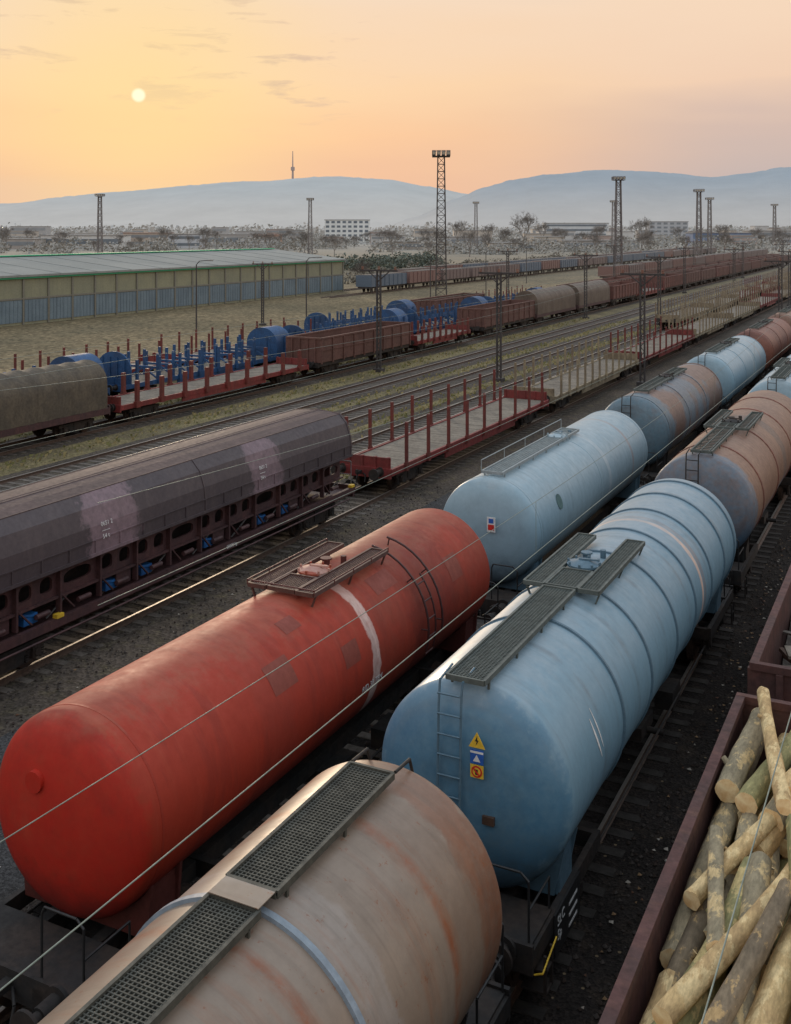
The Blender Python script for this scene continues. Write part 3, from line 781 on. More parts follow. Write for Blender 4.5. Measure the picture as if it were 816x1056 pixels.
for i in range(20):
    k = random.random()
    me, lab = (fm1, 'dull brown freight wagon on a siding') if k < .45 else (fm2, 'red-brown freight wagon on a siding') if k < .75 else (fm3, 'faded blue freight wagon on a siding')
    far_wagon(me, -96, 200+15.2*i, lab)
for i in range(16):
    far_wagon(random.choice((fm1, fm2)), -62, 230+15.2*i, 'brown freight wagon on a siding')

# ------------------------------------------------------------------ arched covered wagons
def arched_wagon(x, yc, L, hm, fm, label, ribs, ztop=3.95):
    T = thing('covered_wagon', label, 'covered wagon', (x, yc, 0), 0, 'covered wagons with arched tops'); h = L/2
    arc = [(1.45, 1.4), (1.47, 2.2), (1.45, 2.8)]+[(1.45*math.cos(R8(a)), 2.8+(ztop-2.8)*math.sin(R8(a))) for a in range(12, 169, 12)]+[(-1.45, 2.8), (-1.47, 2.2), (-1.45, 1.4)]
    m = MB(); n = ribs*4
    for k in range(n):
        a_, b_ = -h+L*k/n, -h+L*(k+1)/n
        s0 = 1-.015*abs(math.sin(math.pi*k/4)); s1 = 1-.015*abs(math.sin(math.pi*(k+1)/4))
        va = [(q*s0, a_, r*s0) for q, r in arc]; vb = [(q*s1, b_, r*s1) for q, r in arc]; c_ = len(arc)
        m.add(va+vb, [(i, i+1, c_+i+1, c_+i) for i in range(c_-1)], 0, True)
    for yy in (-h, h): m.add([(q, yy, r) for q, r in arc], [tuple(range(len(arc)))], 0)
    P(m, 'hood', T, hm)
    m = MB()
    for sx in (-1, 1): m.bb(sx*1.3, sx*1.45, -h-.2, h+.2, 1.05, 1.38)
    m.bb(-1.29, 1.29, -h-.2, h+.2, 1.1, 1.3)
    for sy in (-1, 1): m.bb(-1.4, 1.4, sy*(h+.25)-.05, sy*(h+.25)+.05, .95, 1.5)
    P(m, 'underframe', T, fm)
    gear(T, h+.3, h-1.9)
    return T
tarp = paint('olive_tarpaulin', rgb(100, 90, 75), var=rgb(82, 75, 65), vs=1.2, streak=rgb(68, 61, 53), samt=.5, sscale=(.7, 3, .7), grime=.3, rough=.8, bump=.3, bscale=5)
brh = paint('brown_hood', rgb(110, 96, 82), var=rgb(92, 78, 67), vs=.8, streak=rgb(76, 65, 56), samt=.5, grime=.3, rough=.65)
arched_wagon(X4, 36.2, 17.5, tarp, maroon, 'covered wagon with olive-brown tarpaulin hood', 14)
arched_wagon(X4, 17, 17.5, tarp, maroon, 'covered wagon with olive-brown tarpaulin hood', 14)
arched_wagon(X4, 123.5, 14.5, brh, maroon, 'brown round-topped hopper wagon on the track', 8, 4.1)
arched_wagon(X4, 139.7, 14.5, brh, maroon, 'brown round-topped hopper wagon on the track', 8, 4.1)

# ------------------------------------------------------------------ logs
def bark_mat(name, a, b, c_, w1=.5):
    m, N, bs = new_mat(name)
    tc = N.n('ShaderNodeTexCoord').outputs['Object']; off = N.math('MULTIPLY', N.n('ShaderNodeObjectInfo').outputs['Random'], 53.0)
    v = N.vmath('ADD', tc, off)
    vs_ = N.vmath('MULTIPLY', v, Vector((1.2, .6, 1.2)))
    f = N.rng(N.noise(v, 1.8, 3, .6), .4, .62, 0, .6); cc = N.mix(f, a, c_)
    f = N.rng(N.noise(vs_, 3.2, 5, .7), w1, w1+.05, 0, .9); cc = N.mix(f, cc, b)
    g = N.rng(N.noise(N.vmath('MULTIPLY', v, Vector((2.5, .7, 2.5))), 9, 4, .65), .35, .65, .7, 1.08)
    cc = N.mix(1.0, cc, g, 'MULTIPLY')
    N.put(bs.inputs['Base Color'], cc); bs.inputs['Roughness'].default_value = .85; bs.inputs['Specular IOR Level'].default_value = .25
    bp = N.n('ShaderNodeBump'); bp.inputs['Strength'].default_value = .45; bp.inputs['Distance'].default_value = .015
    N.put(bp.inputs['Height'], g); N.t.links.new(bp.outputs[0], bs.inputs['Normal'])
    return m
barks = [bark_mat('bark_grey_brown', rgb(164, 150, 122), rgb(216, 188, 138), rgb(130, 120, 98), .54),
         bark_mat('bark_mossy', rgb(160, 152, 106), rgb(208, 184, 128), rgb(130, 128, 88), .54),
         bark_mat('bark_peeled', rgb(214, 182, 130), rgb(232, 204, 152), rgb(172, 140, 100), .5),
         bark_mat('bark_dark', rgb(134, 118, 96), rgb(192, 160, 112), rgb(104, 92, 76), .55)]
mE, N, bs = new_mat('cut_wood')
tc = N.n('ShaderNodeTexCoord').outputs['Object']
f = N.noise(tc, 6, 6, .6)
N.put(bs.inputs['Base Color'], N.mix(N.rng(f, .35, .65), rgb(250, 226, 176), rgb(222, 180, 124))); bs.inputs['Roughness'].default_value = .8
def log(p0, p1, r0, r1, bk, lab, n=18):
    p0 = Vector(p0); p1 = Vector(p1); d_ = p1-p0; Lg = d_.length
    q = d_.to_track_quat('Y', 'Z').to_matrix()
    sg = 14; bend = random.uniform(-.05, .05); bend2 = random.uniform(-.02, .02); ph = random.uniform(0, 6)
    m = MB(); vs = []
    lob = [random.uniform(-.07, .07) for _ in range(5)]
    for k in range(sg+1):
        t = k/sg; r = r0+(r1-r0)*t; r *= 1+.04*math.sin(t*9+ph)+.03*math.sin(t*23+ph)
        cx = bend*math.sin(t*math.pi*1.3+ph)*Lg*.25; cz = bend2*math.sin(t*math.pi*2+ph)*Lg*.2
        for i in range(n):
            a = 2*math.pi*i/n
            rr = r*(1+sum(l*math.sin((j+2)*a+ph*j+t*2) for j, l in enumerate(lob))*.6)
            vs.append(q@Vector((cx+rr*math.cos(a), Lg*t, cz+rr*math.sin(a))))
    fs = [(k*n+i, k*n+(i+1) % n, (k+1)*n+(i+1) % n, (k+1)*n+i) for k in range(sg) for i in range(n)]
    m.add(vs, fs, 0, True)
    for e in (0, sg): m.add(vs[e*n:(e+1)*n], [tuple(range(n))], 1)
    if random.random() < .6:
        t = random.uniform(.2, .8); a = random.uniform(0, 3.1)
        b0 = q@Vector((0, Lg*t, 0)); dd = q@Vector((math.cos(a), .4, math.sin(a)))
        m.cyl(b0, b0+dd*(r0*1.4), r0*.32, 8, r2=r0*.24, m=0, cm=1)
    o = single(m, 'log', [barks[bk], mE], lab, 'log', p0, group='logs piled in the gondola wagon')
    return o
labs = ['grey-brown log with peeling bark', 'mossy green-brown log on the pile', 'pale peeled log on the pile', 'dark barked log on the pile']
tops = [((-2.62, 15.9, 3.0), (-2.55, 18.7, 2.95), .18, .15, 0), ((-2.3, 15.6, 3.02), (-1.85, 18.5, 2.98), .17, .14, 1), ((-1.75, 15.0, 3.42), (-2.5, 18.7, 3.36), .12, .1, 2),
        ((-1.95, 15.3, 3.02), (-1.5, 18.7, 2.98), .17, .14, 0), ((-1.3, 15.5, 3.12), (-1.45, 18.5, 3.05), .17, .14, 1), ((-1.8, 15.5, 3.38), (-1.0, 18.2, 3.42), .12, .1, 2),
        ((-1.5, 14.6, 3.15), (-1.15, 16.6, 3.42), .14, .12, 2), ((-2.1, 14.8, 2.8), (-1.6, 16.6, 3.0), .16, .14, 2),
        ((-1.05, 15.1, 3.25), (-.85, 18, 3.25), .17, .14, 0),
        ((-2.64, 10.6, 2.6), (-2.45, 14.1, 2.72), .15, .13, 3), ((-2.45, 10.2, 2.9), (-2.0, 14.2, 2.95), .18, .15, 1), ((-2.4, 10.8, 3.16), (-1.35, 14.3, 3.3), .12, .1, 2),
        ((-1.75, 10.0, 3.05), (-1.9, 14.2, 3.05), .17, .15, 0), ((-1.6, 10.2, 3.15), (-1.15, 14.3, 3.15), .18, .15, 2), ((-2.6, 13.2, 2.95), (-1.95, 15.35, 3.05), .11, .1, 2),
        ((-2.66, 14.5, 2.6), (-2.6, 15.95, 2.7), .16, .15, 0), ((-.95, 10.6, 3.3), (-1.6, 14.7, 3.42), .13, .11, 1),
        ((-1.05, 10.0, 3.1), (-.8, 14.0, 3.15), .18, .16, 1), ((-2.2, 14.3, 2.7), (-2.25, 15.6, 2.8), .16, .15, 0), ((-1.9, 10.4, 3.36), (-1.5, 13.2, 3.42), .12, .11, 3),
        ((-2.1, 12.0, 3.22), (-2.55, 14.6, 3.1), .1, .09, 0)]
for a, b, r0, r1, bk in tops: log(a, b, r0, r1, bk, labs[bk])
for layer, zz in enumerate((1.6, 1.95, 2.3, 2.62)):
    for y0 in (9.2, 12.6, 15.6):
        xx = -2.68+random.uniform(0, .04)
        while xx < -.35:
            r = random.uniform(.12, .18); bk = random.choice((0, 0, 1, 2, 2, 3))
            yy = y0+random.uniform(-.3, .35); ln = random.uniform(2.6, 3.1)
            log((xx+.0, yy, zz+random.uniform(-.04, .04)), (max(-2.68, min(-.3, xx+random.uniform(-.25, .3))), min(yy+ln, 18.8), zz+random.uniform(-.05, .05)), r, r*.88, bk, labs[bk], 14)
            xx += r*2+.01
grey = paint('grey_debris', rgb(120, 112, 104), var=rgb(88, 80, 72), vs=3, grime=.35, rough=.8)
scr = paint('rusty_scrap', rgb(104, 78, 62), var=rgb(70, 56, 48), vs=3, grime=.4, rough=.8)
for i in range(110):
    m = MB(); a = random.uniform(-1.5, 1.5)
    m.box((0, 0, 0), (random.uniform(.05, .16), random.uniform(.15, .7), random.uniform(.03, .1)), 0, Matrix.Rotation(a, 3, 'Z')@Matrix.Rotation(random.uniform(-.4, .4), 3, 'X'))
    o = single(m, 'scrap_piece', [(grey, scr, deckm)[i % 3]], 'dull grey-brown scrap piece in the wagon', 'scrap', (random.uniform(-2.7, -1.5), random.uniform(20.9, 26), 1.8+random.uniform(0, .9)), group='scrap pieces in the open wagon')
m = MB()
nx, ny = 16, 60
vs = []
for j in range(ny+1):
    for i in range(nx+1):
        X = -2.83+2.76*i/nx; Y = 20.65+13.1*j/ny
        vs.append((X, Y, 2.15+.3*math.sin(X*2.1+Y*.7)+.25*math.sin(Y*1.3)+random.uniform(-.07, .07)))
m.add(vs, [(j*(nx+1)+i, j*(nx+1)+i+1, (j+1)*(nx+1)+i+1, (j+1)*(nx+1)+i) for j in range(ny) for i in range(nx)])
o = P(m, 'scrap_heap', None, [grey], 'heap of dull grey scrap filling the wagon'); o['kind'] = 'stuff'; o['category'] = 'scrap'

# ------------------------------------------------------------------ ground and tracks
def ground_mat(name, a, b, c_, s1=.15, s2=25, bump=.6, litter=None, hazecol=None, r0=250, r1=2500):
    m, N, bs = new_mat(name)
    pos = N.n('ShaderNodeNewGeometry').outputs['Position']
    cc = N.mix(N.rng(N.noise(pos, s1, 5, .6), .42, .58), a, b)
    cc = N.mix(N.rng(N.noise(pos, s1*9, 5, .65), .5, .68, 0, .7), cc, c_)
    vo = N.n('ShaderNodeTexVoronoi'); N.put(vo.inputs['Vector'], pos); vo.inputs['Scale'].default_value = s2
    g = N.rng(N.sep(vo.outputs['Color'])[0], 0, 1, .5, 1.45)
    cc = N.mix(1.0, cc, g, 'MULTIPLY')
    if litter:
        vo2 = N.n('ShaderNodeTexVoronoi'); N.put(vo2.inputs['Vector'], pos); vo2.inputs['Scale'].default_value = 5
        f = N.math('MULTIPLY', N.rng(vo2.outputs['Distance'], .12, .16, 1, 0), N.rng(N.sep(vo2.outputs['Color'])[1], .7, .75, 0, .8))
        cc = N.mix(f, cc, litter)
    if hazecol:
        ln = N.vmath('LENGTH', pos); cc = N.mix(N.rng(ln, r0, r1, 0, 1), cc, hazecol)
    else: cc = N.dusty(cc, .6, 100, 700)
    N.put(bs.inputs['Base Color'], cc); bs.inputs['Roughness'].default_value = .95; bs.inputs['Specular IOR Level'].default_value = .2
    bp = N.n('ShaderNodeBump'); bp.inputs['Strength'].default_value = bump; bp.inputs['Distance'].default_value = .04
    N.put(bp.inputs['Height'], vo.outputs['Distance']); N.t.links.new(bp.outputs[0], bs.inputs['Normal'])
    return m
gmain = ground_mat('dry_field', rgb(128, 113, 86), rgb(110, 99, 76), rgb(94, 88, 66), .05, 3, .2, hazecol=rgb(164, 161, 154), r0=160, r1=900)
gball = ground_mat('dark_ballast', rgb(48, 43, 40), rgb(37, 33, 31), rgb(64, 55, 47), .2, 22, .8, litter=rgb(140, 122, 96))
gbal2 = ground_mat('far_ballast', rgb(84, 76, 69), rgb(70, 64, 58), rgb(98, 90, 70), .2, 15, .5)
gpath = ground_mat('gravel_path', rgb(76, 75, 75), rgb(66, 65, 64), rgb(55, 51, 48), .3, 28, .5)
ggrass = ground_mat('verge_grass', rgb(126, 114, 82), rgb(104, 94, 72), rgb(106, 106, 68), .25, 12, .5)
def sheet(name, x0, x1, y0, y1, z, mat):
    m = MB()
    m.add([(x0, y0, z), (x1, y0, z), (x1, y1, z), (x0, y1, z)], [(0, 1, 2, 3)]); return struct(m, name, mat)
sheet('ground', -15000, 15000, -3000, 20000, -.008, gmain)
sheet('verge', -56, -12.8, -30, 900, -.004, ggrass)
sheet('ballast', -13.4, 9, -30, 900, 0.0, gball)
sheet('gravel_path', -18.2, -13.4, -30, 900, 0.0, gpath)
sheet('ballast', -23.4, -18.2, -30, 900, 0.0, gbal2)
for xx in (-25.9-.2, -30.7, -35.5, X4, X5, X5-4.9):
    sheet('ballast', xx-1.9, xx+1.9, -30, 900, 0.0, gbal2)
rp = [(-.07, 0), (.07, 0), (.07, .02), (.015, .045), (.015, .12), (.036, .13), (.036, .165), (-.036, .165), (-.036, .13), (-.015, .12), (-.015, .045), (-.07, .02)]
for i, xx in enumerate((XG, XB, XR, XH, -25.9, -30.7, -35.5, X4, X5, X5-4.9, -62, -88, -96)):
    T = thing('railway_track', 'steel rails on sleepers in ballast', 'railway track', (xx, 0, 0), 0, 'railway tracks of the yard')
    y1 = 700
    y0 = 150 if i > 9 else -20
    for sx in (-.7535, .7535):
        m = MB(); m.ext([(sx+a, b) for a, b in rp], y0, y1, 0, caps=False); m.bb(sx-.034, sx+.034, y0, y1, .163, .17, 1)
        P(m, 'rail', T, [railm, railtop])
    if i <= 9:
        m = MB(); yy = 2.0
        while yy < 130:
            m.bb(-1.28, 1.28, yy-.12+random.uniform(-.01, .01), yy+.12, -.05, .012+random.uniform(0, .012)); yy += .62
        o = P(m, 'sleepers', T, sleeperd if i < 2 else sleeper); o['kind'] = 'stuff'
m = MB()
for i in range(900):
    X = random.uniform(-4.6, -3.0) if i < 500 else random.uniform(-20, -8.3); Y = random.uniform(8, 45); a = random.uniform(0, 3.1); s_ = random.uniform(.02, .055)
    c_, q = math.cos(a)*s_, math.sin(a)*s_
    m.add([(X+c_, Y+q, .03+random.uniform(0, .02)), (X-q, Y+c_, .02), (X-c_, Y-q, .035), (X+q, Y-c_, .02)], [(0, 1, 2, 3)], i % 3)
o = P(m, 'leaf_litter', None, [plain('leaf_tan', rgb(140, 110, 76)), plain('paper_bits', rgb(170, 162, 150)), plain('leaf_brown', rgb(104, 70, 48))], 'scattered leaves and litter on the ballast'); o['kind'] = 'stuff'; o['category'] = 'litter'
m = MB()
for i in range(5000):
    X = random.choice((random.uniform(-4.9, -2.9), random.uniform(-13.3, -8), random.uniform(-23, -18))); Y = random.uniform(9, 42); s_ = random.uniform(.025, .06)
    vs = [Vector((random.uniform(.6, 1)*a, random.uniform(.6, 1)*b, random.uniform(.5, .9)*c_))*s_+Vector((X, Y, s_*.4)) for a, b, c_ in ((1, 0, 0), (-1, 0, 0), (0, 1, 0), (0, -1, 0), (0, 0, 1), (0, 0, -1))]
    m.add(vs, [(0, 2, 4), (2, 1, 4), (1, 3, 4), (3, 0, 4), (2, 0, 5), (1, 2, 5), (3, 1, 5), (0, 3, 5)], i % 2)
o = P(m, 'ballast_stones', None, [plain('stone_grey', rgb(76, 70, 66), rough=.9), plain('stone_brown', rgb(62, 52, 46), rough=.9)], 'loose ballast stones between the tracks'); o['kind'] = 'stuff'; o['category'] = 'ballast'
m = MB()
for i in range(7000):
    X = random.choice((-28.3, -33.1, -38.5, -44, -24, -53))+random.gauss(0, .5); Y = random.uniform(25, 130); hh_ = random.uniform(.05, .18); a = random.uniform(0, 3.1)
    c_, q = math.cos(a)*.05, math.sin(a)*.05
    m.add([(X-c_, Y-q, 0), (X+c_, Y+q, 0), (X+c_*2, Y+q*2+random.uniform(-.1, .1), hh_), (X-c_*1.5, Y-q, hh_*.8)], [(0, 1, 2, 3)], i % 2)
o = P(m, 'grass_tufts', None, [plain('dry_grass', rgb(162, 148, 104), rough=1), plain('green_grass', rgb(126, 124, 78), rough=1)], 'tufts of dry grass between the tracks'); o['kind'] = 'stuff'; o['category'] = 'grass'

# ------------------------------------------------------------------ catenary masts, wires
def catenary_mast(hh=8.0, arm=1.6):
    T = thing('catenary_mast', 'dark lattice catenary mast with crossarm', 'catenary mast', (0, 0, 0), 0, 'catenary masts along the tracks')
    m = MB()
    for sx in (-.15, .15):
        m.bb(sx-.055, sx+.055, -.08, .08, 0, hh)
    k = 0; zz = .3
    while zz < hh-.4:
        m.bar((-.13, 0, zz), (.13, 0, zz+.35), .045, .045) if k % 2 else m.bar((.13, 0, zz), (-.13, 0, zz+.35), .045, .045); zz += .35; k += 1
    m.bb(-.35, .35, -.35, .35, 0, .25)
    P(m, 'post', T, mastm)
    m = MB(); m.bb(-arm, arm, -.07, .07, hh-.15, hh-.01); m.bar((-arm*.6, 0, hh-.1), (0, 0, hh-.9), .07, .07); m.bar((arm*.6, 0, hh-.1), (0, 0, hh-.9), .07, .07)
    P(m, 'crossarm', T, mastm)
    for q in (-arm*.9, arm*.9, 0):
        m = MB()
        for j in range(3): m.cyl((q, 0, hh+.0+.09*j), (q, 0, hh+.06+.09*j), .1, 8)
        P(m, 'insulator', T, insul)
    return T
cmast = catenary_mast(); cmast.location = (-38.6, 74, 0)
for X, ys in ((-38.6, (130, 190, 255, 330)), (-28.3, (73.3, 125, 178, 240, 310)), (-18.4, (76, 165, 240))):
    for yy in ys: dup(cmast, (X, yy, 0))
dup(cmast, (-13.6, 114, 0)); dup(cmast, (-69.5, 104, 0), scale=(.9, .9, .9)); dup(cmast, (-56.5, 150, 0)); dup(cmast, (-56.5, 210, 0)); dup(cmast, (-56.5, 290, 0))

def wire(pts, r, lab='thin overhead wire above the track'):
    m = MB(); m.pipe(pts, r, 5); o = single(m, 'overhead_wire', [wirem], lab, 'overhead wire', group='overhead wires')
def sag(x, z, y0, y1, s_, n=24):
    return [(x, y0+(y1-y0)*k/n, z-s_*4*(k/n)*(1-k/n)) for k in range(n+1)]
for X in (XB, XG):
    wire(sag(X, 5.5, -10, 52, .03), .0075); wire(sag(X, 5.5, 52, 112, .03), .012)
wire(sag(XB, 7.1, -8, 52, .75), .005); wire(sag(XB, 7.1, 52, 112, .75), .009)
for k in (3, 5, 6):
    y_ = -8+60*k/7.; zz = 7.1-.75*4*(k/7)*(1-k/7)
    wire([(XB, y_, zz), (XB, y_, 5.5)], .004, 'short dropper wire between contact and carrier wire')
wire(sag(XR, 5.6, 12, 76, .05), .006); wire(sag(XR, 7.1, 12, 76, .7), .005)
wire(sag(XH, 5.6, 16, 76, .05), .007); wire(sag(XH, 7.2, 16, 76, .7), .006)
for X in (-30.7, -35.5): wire(sag(X, 5.6, 20, 74, .05), .008); wire(sag(X, 5.6, 74, 190, .05), .013)

# ------------------------------------------------------------------ floodlight towers
lamp_em, N, bs = new_mat('lamp_glass'); bs.inputs['Base Color'].default_value = rgb(200, 195, 180); bs.inputs['Roughness'].default_value = .2
def light_tower(hh=24, w0=.9, w1=.55, t=.07, label='steel lattice floodlight tower beside the tracks', mm=None):
    mm = mm or mastm
    T = thing('floodlight_tower', label, 'floodlight tower', (0, 0, 0), R8(25), 'floodlight towers over the yard')
    m = MB(); n = int(hh/1.2)
    def cr(k, z): w_ = w0+(w1-w0)*z/hh; return [(-w_, -w_, z), (w_, -w_, z), (w_, w_, z), (-w_, w_, z)]
    for i in range(n):
        a = cr(0, hh*i/n); b = cr(0, hh*(i+1)/n)
        for j in range(4):
            m.bar(a[j], b[j], t*1.7, t*1.7); m.bar(a[j], b[(j+1) % 4], t, t) if i % 2 else m.bar(a[(j+1) % 4], b[j], t, t)
            m.bar(b[j], b[(j+1) % 4], t, t)
    P(m, 'mast', T, mm)
    m = MB(); m.bb(-1.5, 1.5, -1.5, 1.5, hh, hh+.12)
    for j in (-1.5, 1.5):
        m.bb(j-.03, j+.03, -1.5, 1.5, hh+.95, hh+1.03); m.bb(-1.5, 1.5, j-.03, j+.03, hh+.951, hh+1.031)
        for q in (-1.5, -.5, .5, 1.5): m.bb(j-.03, j+.03, q-.03, q+.03, hh+.1, hh+1); m.bb(q-.03, q+.03, j-.03, j+.03, hh+.1, hh+.99)
    P(m, 'platform', T, mm)
    for q in (-1.2, -.4, .4, 1.2):
        for j in (-1.7, 1.7):
            m = MB(); m.box((0, 0, 0), (.6, .35, .55), 0, Matrix.Rotation(.4 if j < 0 else -.4, 3, 'X')); m.box((0, .2 if j > 0 else -.2, -.08), (.5, .05, .45), 1, Matrix.Rotation(.4 if j < 0 else -.4, 3, 'X'))
            P(m, 'floodlight', T, [mm, lamp_em], loc=(q, j, hh+.6))
    return T
lt = light_tower(t=.085, hh=23.4); lt.location = (-73.7, 164, 0)
def px2(px): return (px-408)/F
lt2 = light_tower(t=.13, label='distant hazy steel lattice floodlight tower', mm=mastf)
first = True
for px, q, hh in ((103, 460, 24), (320, 520, 24), (491, 588, 24), (638, 311, 24), (633, 560, 24), (721, 407, 24), (732, 512, 24), (799, 640, 24)):
    p = survey(px2(px), .8937*q)
    if first: lt2.location = p; first = False
    else: dup(lt2, p)
m = MB(); m.cyl((0, 0, 0), (0, 0, 7.4), .09, 8, r2=.06)
T = thing('street_lamp', 'grey street lamp with a single arm', 'street lamp', (-69.6, 91.6, 0), 0, 'street lamps by the yard road')
P(m, 'post', T, mastm); m = MB().pipe([(0, 0, 7.4), (.4, 0, 7.8), (1.6, 0, 7.9)], .045, 6); P(m, 'arm', T, mastm)
m = MB().box((1.8, 0, 7.88), (.6, .25, .12)); P(m, 'lamp_head', T, galv)
for X, Y in ((-66, 108), (-60, 130), (-64, 160), (-75, 210), (-72, 260)): dup(T, (X, Y, 0))

# ------------------------------------------------------------------ warehouse
wy0, wy1 = 40.0, 168.0; wx = -95.0
W = thing('warehouse', 'long low warehouse with yellow-grey upper wall, blue-grey panels and metal roof', 'warehouse', (wx, 0, 0))
ywall = paint('yellowish_cladding', rgb(150, 149, 121), var=rgb(136, 137, 115), vs=.2, streak=rgb(116, 115, 98), samt=.4, sscale=(1, 2.5, .2), grime=.2, rough=.8)
bpan = paint('blue_grey_panels', rgb(118, 137, 147), var=rgb(101, 120, 132), vs=.3, streak=rgb(80, 97, 108), samt=.6, sscale=(1, 3, .15), grime=.25, rough=.6)
roofw = paint('metal_roof', rgb(152, 154, 149), var=rgb(136, 140, 137), vs=.1, streak=rgb(118, 116, 110), samt=.4, sscale=(.1, 2, .5), grime=.2, rough=.95, spec=.15)
greenr = plain('green_rooflight', rgb(50, 180, 130), rough=.6, grime=.15)
conc = paint('concrete_posts', rgb(126, 124, 112), grime=.3)
m = MB(); m.bb(-32, 0, wy0, wy1, 0, 5.6); P(m, 'wall', W, ywall)
m = MB(); m.ext([(.5, 5.6), (.5, 5.85), (-16, 7.6), (-32.5, 5.85), (-32.5, 5.6)], wy0-.5, wy1+.5)
yy = wy0
while yy < wy1:
    m.bar((.5, yy, 5.87), (-15.9, yy, 7.61), .1, .03); yy += 6.4
P(m, 'roof', W, roofw)
m = MB(); m.bar((-15.2, wy0, 7.62), (-15.2, wy1, 7.62), 1.2, .14); P(m, 'rooflight', W, greenr)
nb = 32; bwid = (wy1-wy0)/nb
for k in range(nb):
    m = MB(); y0 = wy0+k*bwid
    m.bb(0, .08, y0+.15, y0+bwid-.15, .3, 2.9)
    for j in range(7): m.bb(.08, .12, y0+.2+j*(bwid-.4)/6.2, y0+.28+j*(bwid-.4)/6.2, .3, 2.9)
    P(m, 'wall_panel', W, bpan)
m = MB()
for k in range(nb+1): m.bb(0, .16, wy0+k*bwid-.12, wy0+k*bwid+.12, 0, 5.3)
m.bb(0, .13, wy0, wy1, 2.95, 3.15)
P(m, 'pillars', W, conc)
m = MB(); m.bb(0.02, .3, wy0, wy1, 5.4, 5.6); P(m, 'gutter', W, greenr)

# ------------------------------------------------------------------ hills, tower
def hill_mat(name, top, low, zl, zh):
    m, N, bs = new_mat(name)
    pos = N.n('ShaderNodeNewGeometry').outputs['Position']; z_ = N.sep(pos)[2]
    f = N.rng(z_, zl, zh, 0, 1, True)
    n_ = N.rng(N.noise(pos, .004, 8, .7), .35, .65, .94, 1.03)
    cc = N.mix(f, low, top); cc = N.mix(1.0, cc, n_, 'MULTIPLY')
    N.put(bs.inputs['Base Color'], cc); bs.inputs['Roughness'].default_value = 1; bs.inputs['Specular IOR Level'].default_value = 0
    return m
def interp(pts, x):
    if x <= pts[0][0]: return pts[0][1]
    for (a, b), (c_, d_) in zip(pts[:-1], pts[1:]):
        if x <= c_:
            t = (x-a)/(c_-a); t = t*t*(3-2*t)*.5+t*.5; return b+(d_-b)*t
    return pts[-1][1]
from mathutils import noise as mn
def hill(name, outline, dist, dep, mat):
    m = MB(); nu, nv = 240, 14; vs = []
    lo, hi = outline[0][0], outline[-1][0]
    for j in range(nv+1):
        tv = j/nv; dd = dist+dep*(tv-1)
        prof_ = math.sin(tv*math.pi/2)**1.2
        for i in range(nu+1):
            px = lo+(hi-lo)*i/nu; y_ = interp(outline, px)
            top = 11+(237-y_)*dist/F
            p = survey(px2(px)*(1), dd)
            nz = mn.noise(Vector((px*.02, tv*3, dist)))*22*tv*(1.2-tv)*2+mn.noise(Vector((px*.15, tv*6, dist)))*4
            vs.append((p.x, p.y, top*prof_*(dd/dist)+nz-4))
    fs = [(j*(nu+1)+i, j*(nu+1)+i+1, (j+1)*(nu+1)+i+1, (j+1)*(nu+1)+i) for j in range(nv) for i in range(nu)]
    m.add(vs, fs, 0, True)
    return struct(m, name, mat)
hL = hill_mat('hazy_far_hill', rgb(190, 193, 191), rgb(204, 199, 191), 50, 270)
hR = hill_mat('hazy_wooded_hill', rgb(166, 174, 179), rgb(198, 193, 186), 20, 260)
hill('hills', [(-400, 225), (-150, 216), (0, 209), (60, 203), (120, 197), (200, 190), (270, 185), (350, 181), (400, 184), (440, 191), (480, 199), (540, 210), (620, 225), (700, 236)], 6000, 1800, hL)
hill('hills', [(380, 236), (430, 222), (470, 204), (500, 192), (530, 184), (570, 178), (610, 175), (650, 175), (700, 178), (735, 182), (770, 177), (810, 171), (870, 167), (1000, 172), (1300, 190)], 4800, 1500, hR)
p = survey(px2(302), 6000)
T = thing('television_tower', 'slender television tower on the hill top', 'television tower', (p.x, p.y, 290))
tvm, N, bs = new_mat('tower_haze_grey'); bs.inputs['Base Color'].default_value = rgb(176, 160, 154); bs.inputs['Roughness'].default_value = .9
m = MB(); m.cyl((0, 0, -30), (0, 0, 70), 7, 10, r2=5); P(m, 'shaft', T, tvm)
m = MB(); m.cyl((0, 0, 55), (0, 0, 75), 11, 12); P(m, 'pod', T, tvm)
m = MB(); m.cyl((0, 0, 75), (0, 0, 165), 4, 8, r2=2); P(m, 'antenna', T, tvm)

